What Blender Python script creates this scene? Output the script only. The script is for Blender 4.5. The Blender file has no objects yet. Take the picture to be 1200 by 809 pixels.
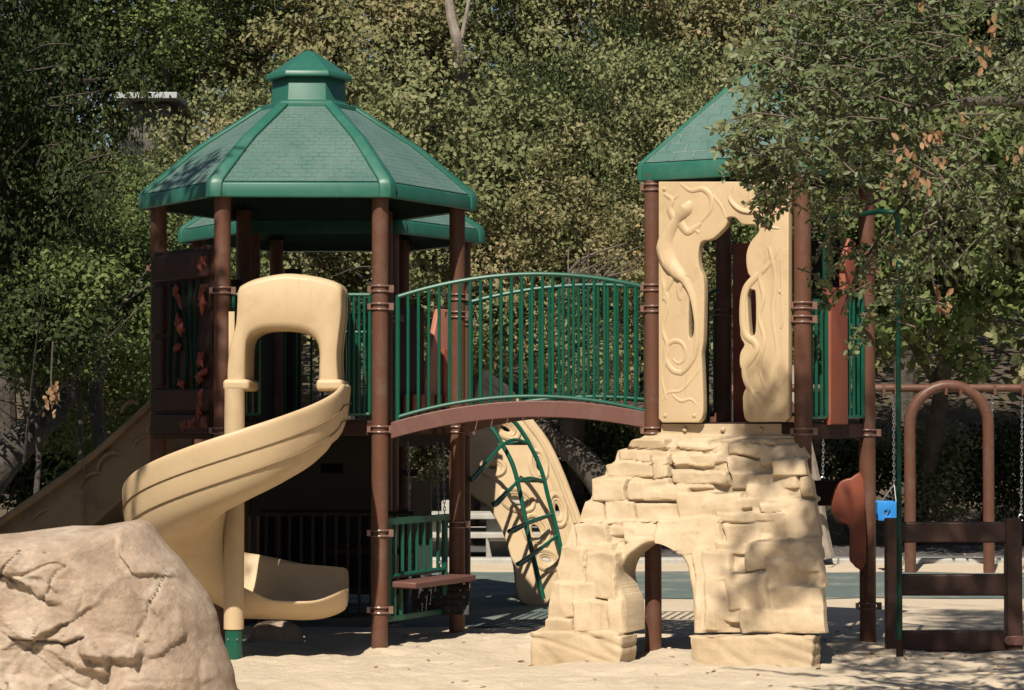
import bpy, bmesh, math, random
import numpy as np
from mathutils import Vector, Matrix, noise as mnoise
from math import sin, cos, pi, radians, atan2, sqrt

random.seed(7)
scene = bpy.context.scene
COL = scene.collection

# ------------------------------------------------------------------ camera
F = 2790.0
CAMZ = 1.82
PITCH = math.atan((480 - 404.5) / F)
cam_d = bpy.data.cameras.new('camera')
cam_d.sensor_width = 36.0
cam_d.lens = 36.0 * F / 1200.0
cam_d.clip_start = 0.1
cam_d.clip_end = 1500
cam = bpy.data.objects.new('camera', cam_d)
COL.objects.link(cam)
cam.location = (0, 0, CAMZ)
cam.rotation_euler = (pi / 2 + PITCH, 0, 0)
scene.camera = cam


def at(px, py, D):
    """world point at depth D (metres along +Y) for a pixel of the 1200x809 photo"""
    d = Vector((px - 600, F * cos(PITCH) - (404.5 - py) * sin(PITCH), F * sin(PITCH) + (404.5 - py) * cos(PITCH)))
    return Vector((0, 0, CAMZ)) + d * (D / d.y)


def zz(py, D):
    return at(600, py, D).z


def xx(px, D):
    return at(px, 480, D).x


SUN_AZ, SUN_EL = 13, 49     # degrees: to the left of straight behind the camera, above the horizon
sd = Vector((-sin(radians(SUN_AZ)) * cos(radians(SUN_EL)), -cos(radians(SUN_AZ)) * cos(radians(SUN_EL)), sin(radians(SUN_EL))))
KX, KZ = -sd.x / -sd.y, sd.z / -sd.y

def topx(P):
    """photo pixel of a world point"""
    v = Vector(P) - Vector((0, 0, CAMZ))
    f = v.y * cos(PITCH) + v.z * sin(PITCH)
    u = -v.y * sin(PITCH) + v.z * cos(PITCH)
    return 600 + F * v.x / f, 404.5 - F * u / f


class Upright:
    """an upright plane through (x0, y0), turned by ang degrees (right end towards the viewer)"""
    def __init__(self, x0, y0, ang):
        self.x0, self.y0, self.t = x0, y0, math.tan(radians(ang))
        self.n = Vector((sin(radians(ang)), cos(radians(ang)), 0))    # pointing away from the viewer

    def at(self, px, py, o=0.0, face=0.0):
        """where the line of sight meets the plane moved back by face, then o metres on along the normal"""
        k = at(px, py, 1.0).x
        x0, y0 = self.x0 + self.n.x * face, self.y0 + self.n.y * face
        D = (y0 + x0 * self.t) / (1 + self.t * k)
        return at(px, py, D) + self.n * o


# ------------------------------------------------------------------ materials
def nd(nt, typ, **kw):
    n = nt.nodes.new(typ)
    for k, v in kw.items():
        if k == 'loc':
            continue
        if hasattr(n, k):
            setattr(n, k, v)
        else:
            n.inputs[k].default_value = v
    return n


def new_mat(name):
    m = bpy.data.materials.new(name)
    m.use_nodes = True
    nt = m.node_tree
    b = nt.nodes['Principled BSDF']
    return m, nt, b


def rgba(c):
    return (c[0], c[1], c[2], 1)


def surf(name, c1, c2=None, rough=0.5, scale=3.0, detail=4, bump=0.0, bscale=60.0, lo=.35, hi=.7, spec=0.4, dirt=None, dscale=1.2, rough2=None, streak=None):
    m, nt, b = new_mat(name)
    L = nt.links.new
    tc = nd(nt, 'ShaderNodeTexCoord')
    c2 = c2 or tuple(x * .8 for x in c1)
    n1 = nd(nt, 'ShaderNodeTexNoise', Scale=scale, Detail=detail, Roughness=.6)
    L(tc.outputs['Object'], n1.inputs['Vector'])
    r1 = nd(nt, 'ShaderNodeMapRange')
    r1.inputs['From Min'].default_value = lo
    r1.inputs['From Max'].default_value = hi
    L(n1.outputs['Fac'], r1.inputs['Value'])
    mx = nd(nt, 'ShaderNodeMix', data_type='RGBA')
    mx.inputs[6].default_value = rgba(c1)
    mx.inputs[7].default_value = rgba(c2)
    L(r1.outputs[0], mx.inputs[0])
    out = mx.outputs[2]
    if dirt:
        n2 = nd(nt, 'ShaderNodeTexNoise', Scale=dscale, Detail=8, Roughness=.7)
        L(tc.outputs['Object'], n2.inputs['Vector'])
        r2 = nd(nt, 'ShaderNodeMapRange')
        r2.inputs['From Min'].default_value = .5
        r2.inputs['From Max'].default_value = .78
        L(n2.outputs['Fac'], r2.inputs['Value'])
        m2 = nd(nt, 'ShaderNodeMix', data_type='RGBA')
        L(r2.outputs[0], m2.inputs[0])
        L(out, m2.inputs[6])
        m2.inputs[7].default_value = rgba(dirt)
        out = m2.outputs[2]
    if streak:
        for sc_, f0, f1, amt in (((16, 16, 1.6), .56, .76, .55), ((5, 5, 70), .66, .74, .45)):
            mp = nd(nt, 'ShaderNodeMapping')
            mp.inputs['Scale'].default_value = sc_
            L(tc.outputs['Object'], mp.inputs['Vector'])
            n5 = nd(nt, 'ShaderNodeTexNoise', Scale=1.0, Detail=6, Roughness=.7)
            L(mp.outputs[0], n5.inputs['Vector'])
            r5 = nd(nt, 'ShaderNodeMapRange')
            r5.inputs['From Min'].default_value = f0
            r5.inputs['From Max'].default_value = f1
            r5.inputs['To Max'].default_value = amt
            L(n5.outputs['Fac'], r5.inputs['Value'])
            m5 = nd(nt, 'ShaderNodeMix', data_type='RGBA')
            L(r5.outputs[0], m5.inputs[0])
            L(out, m5.inputs[6])
            m5.inputs[7].default_value = rgba(streak)
            out = m5.outputs[2]
    L(out, b.inputs['Base Color'])
    b.inputs['Roughness'].default_value = rough
    if rough2:
        r3 = nd(nt, 'ShaderNodeMapRange')
        r3.inputs['To Min'].default_value = rough
        r3.inputs['To Max'].default_value = rough2
        L(n1.outputs['Fac'], r3.inputs['Value'])
        L(r3.outputs[0], b.inputs['Roughness'])
    b.inputs['Specular IOR Level'].default_value = spec
    if bump > 0:
        n3 = nd(nt, 'ShaderNodeTexNoise', Scale=bscale, Detail=5, Roughness=.65)
        L(tc.outputs['Object'], n3.inputs['Vector'])
        bp = nd(nt, 'ShaderNodeBump', Strength=1.0, Distance=bump)
        L(n3.outputs['Fac'], bp.inputs['Height'])
        L(bp.outputs[0], b.inputs['Normal'])
    return m


M = {}
M['tan'] = surf('tan_plastic', (.56, .415, .25), (.51, .37, .215), rough=.42, scale=1.5, bump=.0012, bscale=90, dirt=(.40, .285, .165), dscale=2.2, spec=.35, rough2=.62, streak=(.40, .29, .18))
M['tan_stone'] = surf('tan_stone_plastic', (.56, .43, .285), (.48, .36, .23), rough=.6, scale=3, bump=.004, bscale=40, dirt=(.38, .275, .165), dscale=2.6, spec=.25, streak=(.36, .27, .17))
M['tan_shaded'] = surf('shaded_tan_plastic', (.33, .228, .132), (.26, .18, .102), rough=.65, scale=2.5, dirt=(.15, .10, .06), dscale=3, spec=.1)  # tan plastic darkened, the left slide's shade put into its colour
M['seam'] = surf('mould_seam', (.26, .17, .085), rough=.6)
M['brown'] = surf('brown_powder_coat', (.125, .055, .034), (.10, .044, .029), rough=.42, scale=5, dirt=(.17, .10, .075), dscale=5, spec=.3, streak=(.18, .115, .09))
M['brown_dark'] = surf('dark_brown_coat', (.04, .018, .013), (.03, .014, .011), rough=.6, scale=4, spec=.2)
M['timber'] = surf('dark_brown_timber', (.055, .024, .017), (.038, .018, .013), rough=.55, scale=6, bump=.002, bscale=30)
M['redslab'] = surf('red_brown_plastic', (.30, .085, .05), (.25, .07, .042), rough=.5, scale=3, bump=.001, bscale=60)
M['slab_sunlit'] = surf('sunlit_red_panel', (.48, .19, .13), (.42, .16, .11), rough=.5, scale=3)  # red-brown panel lightened, sunlight put into its colour
M['beam'] = surf('bridge_brown', (.15, .068, .055), (.12, .055, .045), rough=.45, scale=6, dirt=(.20, .11, .09), dscale=6)
M['orange'] = surf('orange_red_plastic', (.24, .062, .032), (.19, .05, .027), rough=.45, scale=3)
M['gmetal'] = surf('green_powder_coat', (.006, .085, .052), (.005, .068, .042), rough=.32, scale=8, spec=.5)
M['gshaded'] = surf('shaded_green_pole_paint', (.004, .05, .032), (.003, .035, .022), rough=.45, scale=5, spec=.3)  # the green coat darkened so the pole looks shaded
M['groof'] = surf('green_roof_edge', (.018, .108, .075), (.022, .118, .084), rough=.42, scale=4, dirt=(.055, .15, .115), dscale=3, streak=(.075, .15, .12))
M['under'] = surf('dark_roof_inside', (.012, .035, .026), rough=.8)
M['clamp'] = surf('brown_metal_clamp', (.20, .11, .085), (.16, .085, .065), rough=.25, scale=20, spec=.8)
M['steel'] = surf('galvanised_steel', (.42, .42, .43), (.33, .33, .34), rough=.35, scale=20)
M['steel'].node_tree.nodes['Principled BSDF'].inputs['Metallic'].default_value = .8
M['vine'] = surf('dark_green_relief', (.004, .022, .014), (.003, .015, .010), rough=.6, spec=.2)
M['leafred'] = surf('dull_red_relief', (.19, .04, .022), (.12, .03, .018), rough=.5, scale=12, spec=.3)
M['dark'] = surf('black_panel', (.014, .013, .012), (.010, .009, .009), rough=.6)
M['blue'] = surf('blue_rubber', (.03, .24, .62), (.025, .2, .55), rough=.4)
M['white'] = surf('white_paint', (.78, .78, .75), (.68, .68, .65), rough=.6, scale=5)
M['roofgrey'] = surf('pale_roof_paint', (.40, .41, .42), (.33, .34, .35), rough=.7, scale=3)
M['grey'] = surf('grey_panel', (.10, .085, .075), (.08, .07, .06), rough=.6)
M['concrete'] = surf('concrete', (.42, .40, .36), (.33, .31, .28), rough=.85, scale=6, bump=.003, bscale=50)
M['asphalt'] = surf('asphalt_path', (.11, .10, .095), (.075, .07, .068), rough=.9, scale=4, bump=.004, bscale=80)
M['rubber'] = surf('green_rubber_surface', (.115, .148, .136), (.09, .118, .11), rough=.9, scale=2.0, bump=.003, bscale=120, dirt=(.40, .35, .28), dscale=.9)
M['bark'] = surf('grey_bark', (.095, .078, .064), (.042, .034, .028), rough=.95, scale=7, bump=.03, bscale=14)
M['bark_pale'] = surf('pale_bark', (.32, .27, .22), (.19, .155, .125), rough=.9, scale=5, bump=.01, bscale=16)
M['twig'] = surf('twig_wood', (.14, .11, .085), (.08, .062, .05), rough=.9, scale=9)


def shingle_mat():
    m, nt, b = new_mat('green_shingle_panel')
    L = nt.links.new
    uv = nd(nt, 'ShaderNodeUVMap')
    br = nd(nt, 'ShaderNodeTexBrick')
    br.inputs['Scale'].default_value = 1
    br.inputs['Mortar Size'].default_value = .006
    br.inputs['Mortar Smooth'].default_value = .6
    br.inputs['Brick Width'].default_value = .085
    br.inputs['Row Height'].default_value = .047
    L(uv.outputs[0], br.inputs['Vector'])
    # raised lower lip of each shingle row
    sep = nd(nt, 'ShaderNodeSeparateXYZ')
    L(uv.outputs[0], sep.inputs[0])
    md = nd(nt, 'ShaderNodeMath', operation='MODULO')
    md.inputs[1].default_value = .047
    L(sep.outputs['Y'], md.inputs[0])
    ml = nd(nt, 'ShaderNodeMath', operation='MULTIPLY')
    ml.inputs[1].default_value = -9
    L(md.outputs[0], ml.inputs[0])
    fa = nd(nt, 'ShaderNodeMath', operation='MULTIPLY')
    fa.inputs[1].default_value = -.3
    L(br.outputs['Fac'], fa.inputs[0])
    ad = nd(nt, 'ShaderNodeMath', operation='ADD')
    L(ml.outputs[0], ad.inputs[0])
    L(fa.outputs[0], ad.inputs[1])
    bp = nd(nt, 'ShaderNodeBump', Strength=1, Distance=.020)
    L(ad.outputs[0], bp.inputs['Height'])
    L(bp.outputs[0], b.inputs['Normal'])
    tc = nd(nt, 'ShaderNodeTexCoord')
    n1 = nd(nt, 'ShaderNodeTexNoise', Scale=2.2, Detail=7, Roughness=.65)
    L(tc.outputs['Object'], n1.inputs['Vector'])
    r = nd(nt, 'ShaderNodeValToRGB')
    r.color_ramp.elements[0].position = .3
    r.color_ramp.elements[0].color = (.062, .138, .118, 1)
    r.color_ramp.elements[1].position = .72
    r.color_ramp.elements[1].color = (.125, .190, .165, 1)
    L(n1.outputs['Fac'], r.inputs[0])
    # worn pale scuffs on the shingle edges
    n2 = nd(nt, 'ShaderNodeTexNoise', Scale=9, Detail=6, Roughness=.7)
    L(tc.outputs['Object'], n2.inputs['Vector'])
    r2 = nd(nt, 'ShaderNodeMapRange')
    r2.inputs['From Min'].default_value = .42
    r2.inputs['From Max'].default_value = .62
    L(n2.outputs['Fac'], r2.inputs['Value'])
    mu = nd(nt, 'ShaderNodeMath', operation='MULTIPLY')
    L(r2.outputs[0], mu.inputs[0])
    L(br.outputs['Fac'], mu.inputs[1])
    mx = nd(nt, 'ShaderNodeMix', data_type='RGBA')
    L(mu.outputs[0], mx.inputs[0])
    L(r.outputs[0], mx.inputs[6])
    mx.inputs[7].default_value = (.17, .235, .20, 1)
    L(mx.outputs[2], b.inputs['Base Color'])
    b.inputs['Roughness'].default_value = .5
    b.inputs['Specular IOR Level'].default_value = .4
    return m


M['shingle'] = shingle_mat()


def leaf_mat(name, stops, trans=.25, rough=.6, spec=.15):
    m, nt, b = new_mat(name)
    L = nt.links.new
    g = nd(nt, 'ShaderNodeNewGeometry')
    oi = nd(nt, 'ShaderNodeTexCoord')
    n1 = nd(nt, 'ShaderNodeTexNoise', Scale=.9, Detail=3)
    L(oi.outputs['Object'], n1.inputs['Vector'])
    # per leaf random, drifting a little from clump to clump
    m1 = nd(nt, 'ShaderNodeMath', operation='MULTIPLY')
    m1.inputs[1].default_value = .55
    L(g.outputs['Random Per Island'], m1.inputs[0])
    m2 = nd(nt, 'ShaderNodeMapRange')
    m2.inputs['From Min'].default_value = .3
    m2.inputs['From Max'].default_value = .7
    m2.inputs['To Min'].default_value = 0
    m2.inputs['To Max'].default_value = .5
    L(n1.outputs['Fac'], m2.inputs['Value'])
    ad = nd(nt, 'ShaderNodeMath', operation='ADD')
    L(m1.outputs[0], ad.inputs[0])
    L(m2.outputs[0], ad.inputs[1])
    r = nd(nt, 'ShaderNodeValToRGB')
    cr = r.color_ramp
    while len(cr.elements) < len(stops):
        cr.elements.new(.5)
    for e, (p, c) in zip(cr.elements, stops):
        e.position = p
        e.color = rgba(c)
    L(ad.outputs[0], r.inputs[0])
    L(r.outputs[0], b.inputs['Base Color'])
    b.inputs['Roughness'].default_value = rough
    b.inputs['Specular IOR Level'].default_value = spec
    t = nd(nt, 'ShaderNodeBsdfTranslucent')
    L(r.outputs[0], t.inputs['Color'])
    ms = nd(nt, 'ShaderNodeMixShader')
    ms.inputs[0].default_value = trans
    L(b.outputs[0], ms.inputs[1])
    L(t.outputs[0], ms.inputs[2])
    L(ms.outputs[0], nt.nodes['Material Output'].inputs['Surface'])
    return m


M['leaf_olive'] = leaf_mat('olive_leaves', [(0, (.076, .102, .040)), (.3, (.15, .172, .072)), (.6, (.215, .226, .102)), (.85, (.30, .27, .14)), (1, (.37, .27, .145))])
M['leaf_green'] = leaf_mat('green_leaves', [(0, (.052, .082, .026)), (.4, (.102, .145, .045)), (.75, (.160, .196, .066)), (1, (.25, .24, .11))])
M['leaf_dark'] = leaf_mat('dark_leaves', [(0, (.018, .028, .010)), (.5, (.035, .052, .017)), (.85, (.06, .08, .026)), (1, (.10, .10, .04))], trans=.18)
M['leaf_tan'] = leaf_mat('autumn_leaves', [(0, (.105, .120, .046)), (.35, (.19, .19, .082)), (.7, (.275, .24, .12)), (1, (.40, .28, .15))])
M['leaf_oak'] = leaf_mat('oak_leaves', [(0, (.050, .072, .026)), (.4, (.10, .130, .052)), (.75, (.155, .178, .078)), (.92, (.22, .215, .11)), (1, (.24, .17, .09))], trans=.15, rough=.5, spec=.3)
M['leaf_dead'] = leaf_mat('dead_leaves', [(0, (.20, .10, .05)), (.5, (.36, .21, .115)), (1, (.46, .31, .18))], trans=.3)


def sand_mat():
    m, nt, b = new_mat('play_sand')
    L = nt.links.new
    tc = nd(nt, 'ShaderNodeTexCoord')
    n1 = nd(nt, 'ShaderNodeTexNoise', Scale=1.3, Detail=8, Roughness=.62)
    L(tc.outputs['Object'], n1.inputs['Vector'])
    r = nd(nt, 'ShaderNodeValToRGB')
    r.color_ramp.elements[0].position = .3
    r.color_ramp.elements[0].color = (.53, .43, .315, 1)
    r.color_ramp.elements[1].position = .7
    r.color_ramp.elements[1].color = (.61, .505, .38, 1)
    L(n1.outputs['Fac'], r.inputs[0])
    n4 = nd(nt, 'ShaderNodeTexNoise', Scale=26, Detail=3, Roughness=.6)
    L(tc.outputs['Object'], n4.inputs['Vector'])
    r4 = nd(nt, 'ShaderNodeMapRange')
    r4.inputs['From Min'].default_value = .70
    r4.inputs['From Max'].default_value = .80
    L(n4.outputs['Fac'], r4.inputs['Value'])
    mx = nd(nt, 'ShaderNodeMix', data_type='RGBA')
    L(r4.outputs[0], mx.inputs[0])
    L(r.outputs[0], mx.inputs[6])
    mx.inputs[7].default_value = (.33, .25, .18, 1)
    L(mx.outputs[2], b.inputs['Base Color'])
    b.inputs['Roughness'].default_value = .95
    b.inputs['Specular IOR Level'].default_value = .15
    n2 = nd(nt, 'ShaderNodeTexNoise', Scale=9, Detail=6, Roughness=.7)
    L(tc.outputs['Object'], n2.inputs['Vector'])
    n3 = nd(nt, 'ShaderNodeTexNoise', Scale=160, Detail=2)
    L(tc.outputs['Object'], n3.inputs['Vector'])
    b1 = nd(nt, 'ShaderNodeBump', Strength=1, Distance=.028)
    L(n2.outputs['Fac'], b1.inputs['Height'])
    b2 = nd(nt, 'ShaderNodeBump', Strength=.8, Distance=.006)
    L(n3.outputs['Fac'], b2.inputs['Height'])
    L(b1.outputs[0], b2.inputs['Normal'])
    L(b2.outputs[0], b.inputs['Normal'])
    return m


M['sand'] = sand_mat()
M['soil'] = surf('leaf_littered_soil', (.10, .075, .05), (.055, .042, .03), rough=.95, scale=2.5, detail=8, bump=.03, bscale=12, dirt=(.17, .115, .065), dscale=4)


def rock_mat():
    m, nt, b = new_mat('boulder_stone')
    L = nt.links.new
    tc = nd(nt, 'ShaderNodeTexCoord')
    n1 = nd(nt, 'ShaderNodeTexNoise', Scale=2.2, Detail=9, Roughness=.62)
    L(tc.outputs['Object'], n1.inputs['Vector'])
    r = nd(nt, 'ShaderNodeValToRGB')
    cr = r.color_ramp
    cr.elements[0].position = .28
    cr.elements[0].color = (.30, .215, .155, 1)
    cr.elements[1].position = .75
    cr.elements[1].color = (.54, .455, .36, 1)
    e = cr.elements.new(.5)
    e.color = (.42, .315, .235, 1)
    L(n1.outputs['Fac'], r.inputs[0])
    n5 = nd(nt, 'ShaderNodeTexNoise', Scale=14, Detail=6, Roughness=.7)
    L(tc.outputs['Object'], n5.inputs['Vector'])
    mx = nd(nt, 'ShaderNodeMix', data_type='RGBA', blend_type='MULTIPLY')
    mx.inputs[0].default_value = .5
    r5 = nd(nt, 'ShaderNodeMapRange')
    r5.inputs['From Min'].default_value = .3
    r5.inputs['From Max'].default_value = .65
    r5.inputs['To Min'].default_value = .45
    r5.inputs['To Max'].default_value = 1.2
    L(n5.outputs['Fac'], r5.inputs['Value'])
    L(r.outputs[0], mx.inputs[6])
    L(r5.outputs[0], mx.inputs[7])
    L(mx.outputs[2], b.inputs['Base Color'])
    b.inputs['Roughness'].default_value = .88
    b.inputs['Specular IOR Level'].default_value = .2
    n2 = nd(nt, 'ShaderNodeTexNoise', Scale=11, Detail=9, Roughness=.68)
    L(tc.outputs['Object'], n2.inputs['Vector'])
    v = nd(nt, 'ShaderNodeTexVoronoi', feature='DISTANCE_TO_EDGE')
    v.inputs['Scale'].default_value = 2.6
    n6 = nd(nt, 'ShaderNodeTexNoise', Scale=3, Detail=4)
    L(tc.outputs['Object'], n6.inputs['Vector'])
    mv = nd(nt, 'ShaderNodeMix', data_type='RGBA')
    mv.inputs[0].default_value = .25
    L(tc.outputs['Object'], mv.inputs[6])
    L(n6.outputs['Color'], mv.inputs[7])
    L(mv.outputs[2], v.inputs['Vector'])
    rv = nd(nt, 'ShaderNodeMapRange')
    rv.inputs['From Max'].default_value = .04
    L(v.outputs['Distance'], rv.inputs['Value'])
    b1 = nd(nt, 'ShaderNodeBump', Strength=.0, Distance=.02)
    L(rv.outputs[0], b1.inputs['Height'])
    b2 = nd(nt, 'ShaderNodeBump', Strength=1, Distance=.013)
    L(n2.outputs['Fac'], b2.inputs['Height'])
    L(b1.outputs[0], b2.inputs['Normal'])
    n9 = nd(nt, 'ShaderNodeTexNoise', Scale=75, Detail=4, Roughness=.75)
    L(tc.outputs['Object'], n9.inputs['Vector'])
    b3 = nd(nt, 'ShaderNodeBump', Strength=1, Distance=.006)
    L(n9.outputs['Fac'], b3.inputs['Height'])
    L(b2.outputs[0], b3.inputs['Normal'])
    L(b3.outputs[0], b.inputs['Normal'])
    return m


M['rock'] = rock_mat()


# ------------------------------------------------------------------ mesh builder
def tag(o, label=None, cat=None, group=None, kind=None):
    if label:
        o['label'] = label
    if cat:
        o['category'] = cat
    if group:
        o['group'] = group
    if kind:
        o['kind'] = kind
    return o


def thing(name, label, cat, loc, group=None):
    o = bpy.data.objects.new(name, None)
    o.empty_display_size = .2
    COL.objects.link(o)
    o.location = loc
    tag(o, label, cat, group)
    o['wloc'] = tuple(loc)
    return o


def worigin(p):
    v = Vector((0, 0, 0))
    while p is not None:
        v += p.location
        p = p.parent
    return v


class MB:
    def __init__(self):
        self.v = []
        self.f = []
        self.parts = []

    def build_each(self, name, mat, parent=None, k=1, **kw):
        """one object for every k shapes added"""
        out = []
        st_ = self.parts[::k] + [(len(self.v), len(self.f))]
        for (v0, f0), (v1, f1) in zip(st_[:-1], st_[1:]):
            m = MB()
            m.v = self.v[v0:v1]
            m.f = [tuple(i - v0 for i in f) for f in self.f[f0:f1]]
            out.append(m.build(name, mat, parent, **kw))
        return out

    def add(self, verts, faces):
        n = len(self.v)
        self.parts.append((n, len(self.f)))
        self.v += [tuple(x) for x in verts]
        self.f += [tuple(i + n for i in f) for f in faces]
        return self

    def box(self, c, s, R=None):
        vs = []
        for dx in (-.5, .5):
            for dy in (-.5, .5):
                for dz in (-.5, .5):
                    p = Vector((dx * s[0], dy * s[1], dz * s[2]))
                    if R:
                        p = R @ p
                    vs.append(Vector(c) + p)
        return self.add(vs, [(0, 1, 3, 2), (4, 6, 7, 5), (0, 4, 5, 1), (2, 3, 7, 6), (0, 2, 6, 4), (1, 5, 7, 3)])

    def tube(self, pts, r, seg=8, closed=False, flat=1.0, caps=True, fa=1.0):
        pts = [Vector(p) for p in pts]
        n = len(pts)
        rs = r if isinstance(r, (list, tuple)) else [r] * n
        rings = []
        up = None
        for i in range(n):
            if closed:
                t = pts[(i + 1) % n] - pts[i - 1]
            else:
                t = pts[min(i + 1, n - 1)] - pts[max(i - 1, 0)]
            if t.length < 1e-9:
                t = Vector((0, 0, 1))
            t.normalize()
            if up is None:
                up = Vector((0, 0, 1)) if abs(t.z) < .9 else Vector((1, 0, 0))
            a = t.cross(up)
            if a.length < 1e-4:
                a = t.cross(Vector((0, 1, 0)))
            a.normalize()
            b = a.cross(t).normalized()
            up = b
            rings.append([pts[i] + (a * fa * cos(2 * pi * k / seg) + b * sin(2 * pi * k / seg) * flat) * rs[i] for k in range(seg)])
        vs = [p for ring in rings for p in ring]
        fs = []
        m = n if closed else n - 1
        for i in range(m):
            for k in range(seg):
                i2 = (i + 1) % n
                fs.append((i * seg + k, i * seg + (k + 1) % seg, i2 * seg + (k + 1) % seg, i2 * seg + k))
        if caps and not closed:
            fs.append(tuple(range(seg))[::-1])
            fs.append(tuple((n - 1) * seg + k for k in range(seg)))
        return self.add(vs, fs)

    def loft(self, rings, closed_ring=True, caps=True):
        n = len(rings[0])
        vs = [p for r in rings for p in r]
        fs = []
        for i in range(len(rings) - 1):
            for k in range(n if closed_ring else n - 1):
                fs.append((i * n + k, i * n + (k + 1) % n, (i + 1) * n + (k + 1) % n, (i + 1) * n + k))
        if caps:
            fs.append(tuple(range(n))[::-1])
            fs.append(tuple((len(rings) - 1) * n + k for k in range(n)))
        return self.add(vs, fs)

    def build(self, name, mat, parent=None, smooth=True, bevel=0, seg=2, angle=35, fix=True, label=None, sub=0):
        me = bpy.data.meshes.new(name)
        o0 = worigin(parent)
        me.from_pydata([(x - o0.x, y - o0.y, z - o0.z) for x, y, z in self.v], [], self.f)
        if fix:
            bm = bmesh.new()
            bm.from_mesh(me)
            bmesh.ops.recalc_face_normals(bm, faces=bm.faces)
            bm.to_mesh(me)
            bm.free()
        return link(name, me, mat, parent, smooth, bevel, seg, angle, label, sub)


def link(name, me, mat, parent=None, smooth=True, bevel=0, seg=2, angle=35, label=None, sub=0):
    if mat is not None:
        me.materials.append(mat)
    o = bpy.data.objects.new(name, me)
    COL.objects.link(o)
    o.parent = parent
    if sub:
        s = o.modifiers.new('sub', 'SUBSURF')
        s.levels = s.render_levels = sub
    if bevel:
        b = o.modifiers.new('bevel', 'BEVEL')
        b.width = bevel
        b.segments = seg
        b.limit_method = 'ANGLE'
        b.angle_limit = radians(angle)
        b.harden_normals = False
    if smooth:
        me.shade_smooth()
        try:
            me.set_sharp_from_angle(angle=radians(angle if not bevel else 60))
        except Exception:
            pass
    if label:
        o['label'] = label
    return o


def outline(name, loops, thick, mapf, mat, parent, bevel=.008, res=2, label=None):
    """filled 2-D outline (first loop outer, others holes) with rounded edges, then mapped into the world by mapf(u, v, w)"""
    cu = bpy.data.curves.new(name, 'CURVE')
    cu.dimensions = '2D'
    cu.fill_mode = 'BOTH'
    cu.extrude = max(thick / 2 - bevel, .001)
    cu.bevel_depth = bevel
    cu.bevel_resolution = res
    for lp in loops:
        q_ = []
        for p in lp:
            if not q_ or math.hypot(p[0] - q_[-1][0], p[1] - q_[-1][1]) > .9 * bevel:
                q_.append(p)
        if math.hypot(q_[0][0] - q_[-1][0], q_[0][1] - q_[-1][1]) < .9 * bevel and len(q_) > 3:
            q_.pop()
        lp = q_
        sp = cu.splines.new('POLY')
        sp.points.add(len(lp) - 1)
        for p, q in zip(sp.points, lp):
            p.co = (q[0], q[1], 0, 1)
        sp.use_cyclic_u = True
    tmp = bpy.data.objects.new(name + '_tmp', cu)
    COL.objects.link(tmp)
    dg = bpy.context.evaluated_depsgraph_get()
    me = bpy.data.meshes.new_from_object(tmp.evaluated_get(dg))
    bpy.data.objects.remove(tmp)
    bpy.data.curves.remove(cu)
    o0 = worigin(parent)
    bm = bmesh.new()
    bm.from_mesh(me)
    bmesh.ops.remove_doubles(bm, verts=bm.verts, dist=.0004)
    bx = [f(p[i] for p in loops[0]) + s_ * bevel for i in (0, 1) for f, s_ in ((min, -1), (max, 1))]
    for v in bm.verts:
        v.co.x = min(max(v.co.x, bx[0]), bx[1])
        v.co.y = min(max(v.co.y, bx[2]), bx[3])
        v.co = Vector(mapf(v.co.x, v.co.y, v.co.z)) - o0
    bmesh.ops.recalc_face_normals(bm, faces=bm.faces)
    bm.to_mesh(me)
    bm.free()
    me.name = name
    me.materials.clear()
    return link(name, me, mat, parent, smooth=True, angle=40, label=label)


def smoothpts(pts, n=4, closed=False):
    """Catmull-Rom through points"""
    P = [Vector(p) for p in pts]
    out = []
    N = len(P)
    rng = range(N if closed else N - 1)
    for i in rng:
        p0 = P[(i - 1) % N] if closed or i > 0 else P[i]
        p1 = P[i]
        p2 = P[(i + 1) % N]
        p3 = P[(i + 2) % N] if closed or i + 2 < N else p2
        for k in range(n):
            t = k / n
            out.append(.5 * ((2 * p1) + (-p0 + p2) * t + (2 * p0 - 5 * p1 + 4 * p2 - p3) * t * t + (-p0 + 3 * p1 - 3 * p2 + p3) * t ** 3))
    if not closed:
        out.append(P[-1])
    return out


def pxloop(pts, D, n=0):
    """photo pixels -> (x, z) metres on the plane at depth D"""
    q = [at(p[0], p[1], D) for p in pts]
    q = [(p.x, p.z) for p in q]
    if n:
        q = [(v.x, v.y) for v in smoothpts([Vector((a, b, 0)) for a, b in q], n, True)]
    return q


def vplane(D, th=0):
    return lambda u, v, w: (u, D + w, v)


# ------------------------------------------------------------------ parts used by several things
def clampring(mb, x, y, z, r=.0685):
    for dz in (-.021, .021):
        mb.tube([(x + r * cos(a), y + r * sin(a), z + dz) for a in np.linspace(0, 2 * pi, 24, endpoint=False)], .0085, 6, closed=True)
    mb.box((x + r + .018, y - .01, z), (.036, .03, .055))
    mb.box((x - r - .014, y - .01, z), (.026, .03, .045))


def post(parent, x, y, ztop, clamps=(), mat='brown', z0=-.05, r=.0635, cap=False):
    mb = MB()
    mb.tube([(x, y, z0), (x, y, ztop)], r, 28)
    p = mb.build('post', M[mat], parent, angle=50)
    if clamps:
        for z in clamps:
            c = MB()
            clampring(c, x, y, z)
            c.build('clamp', M['clamp'], p)
    return p


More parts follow.
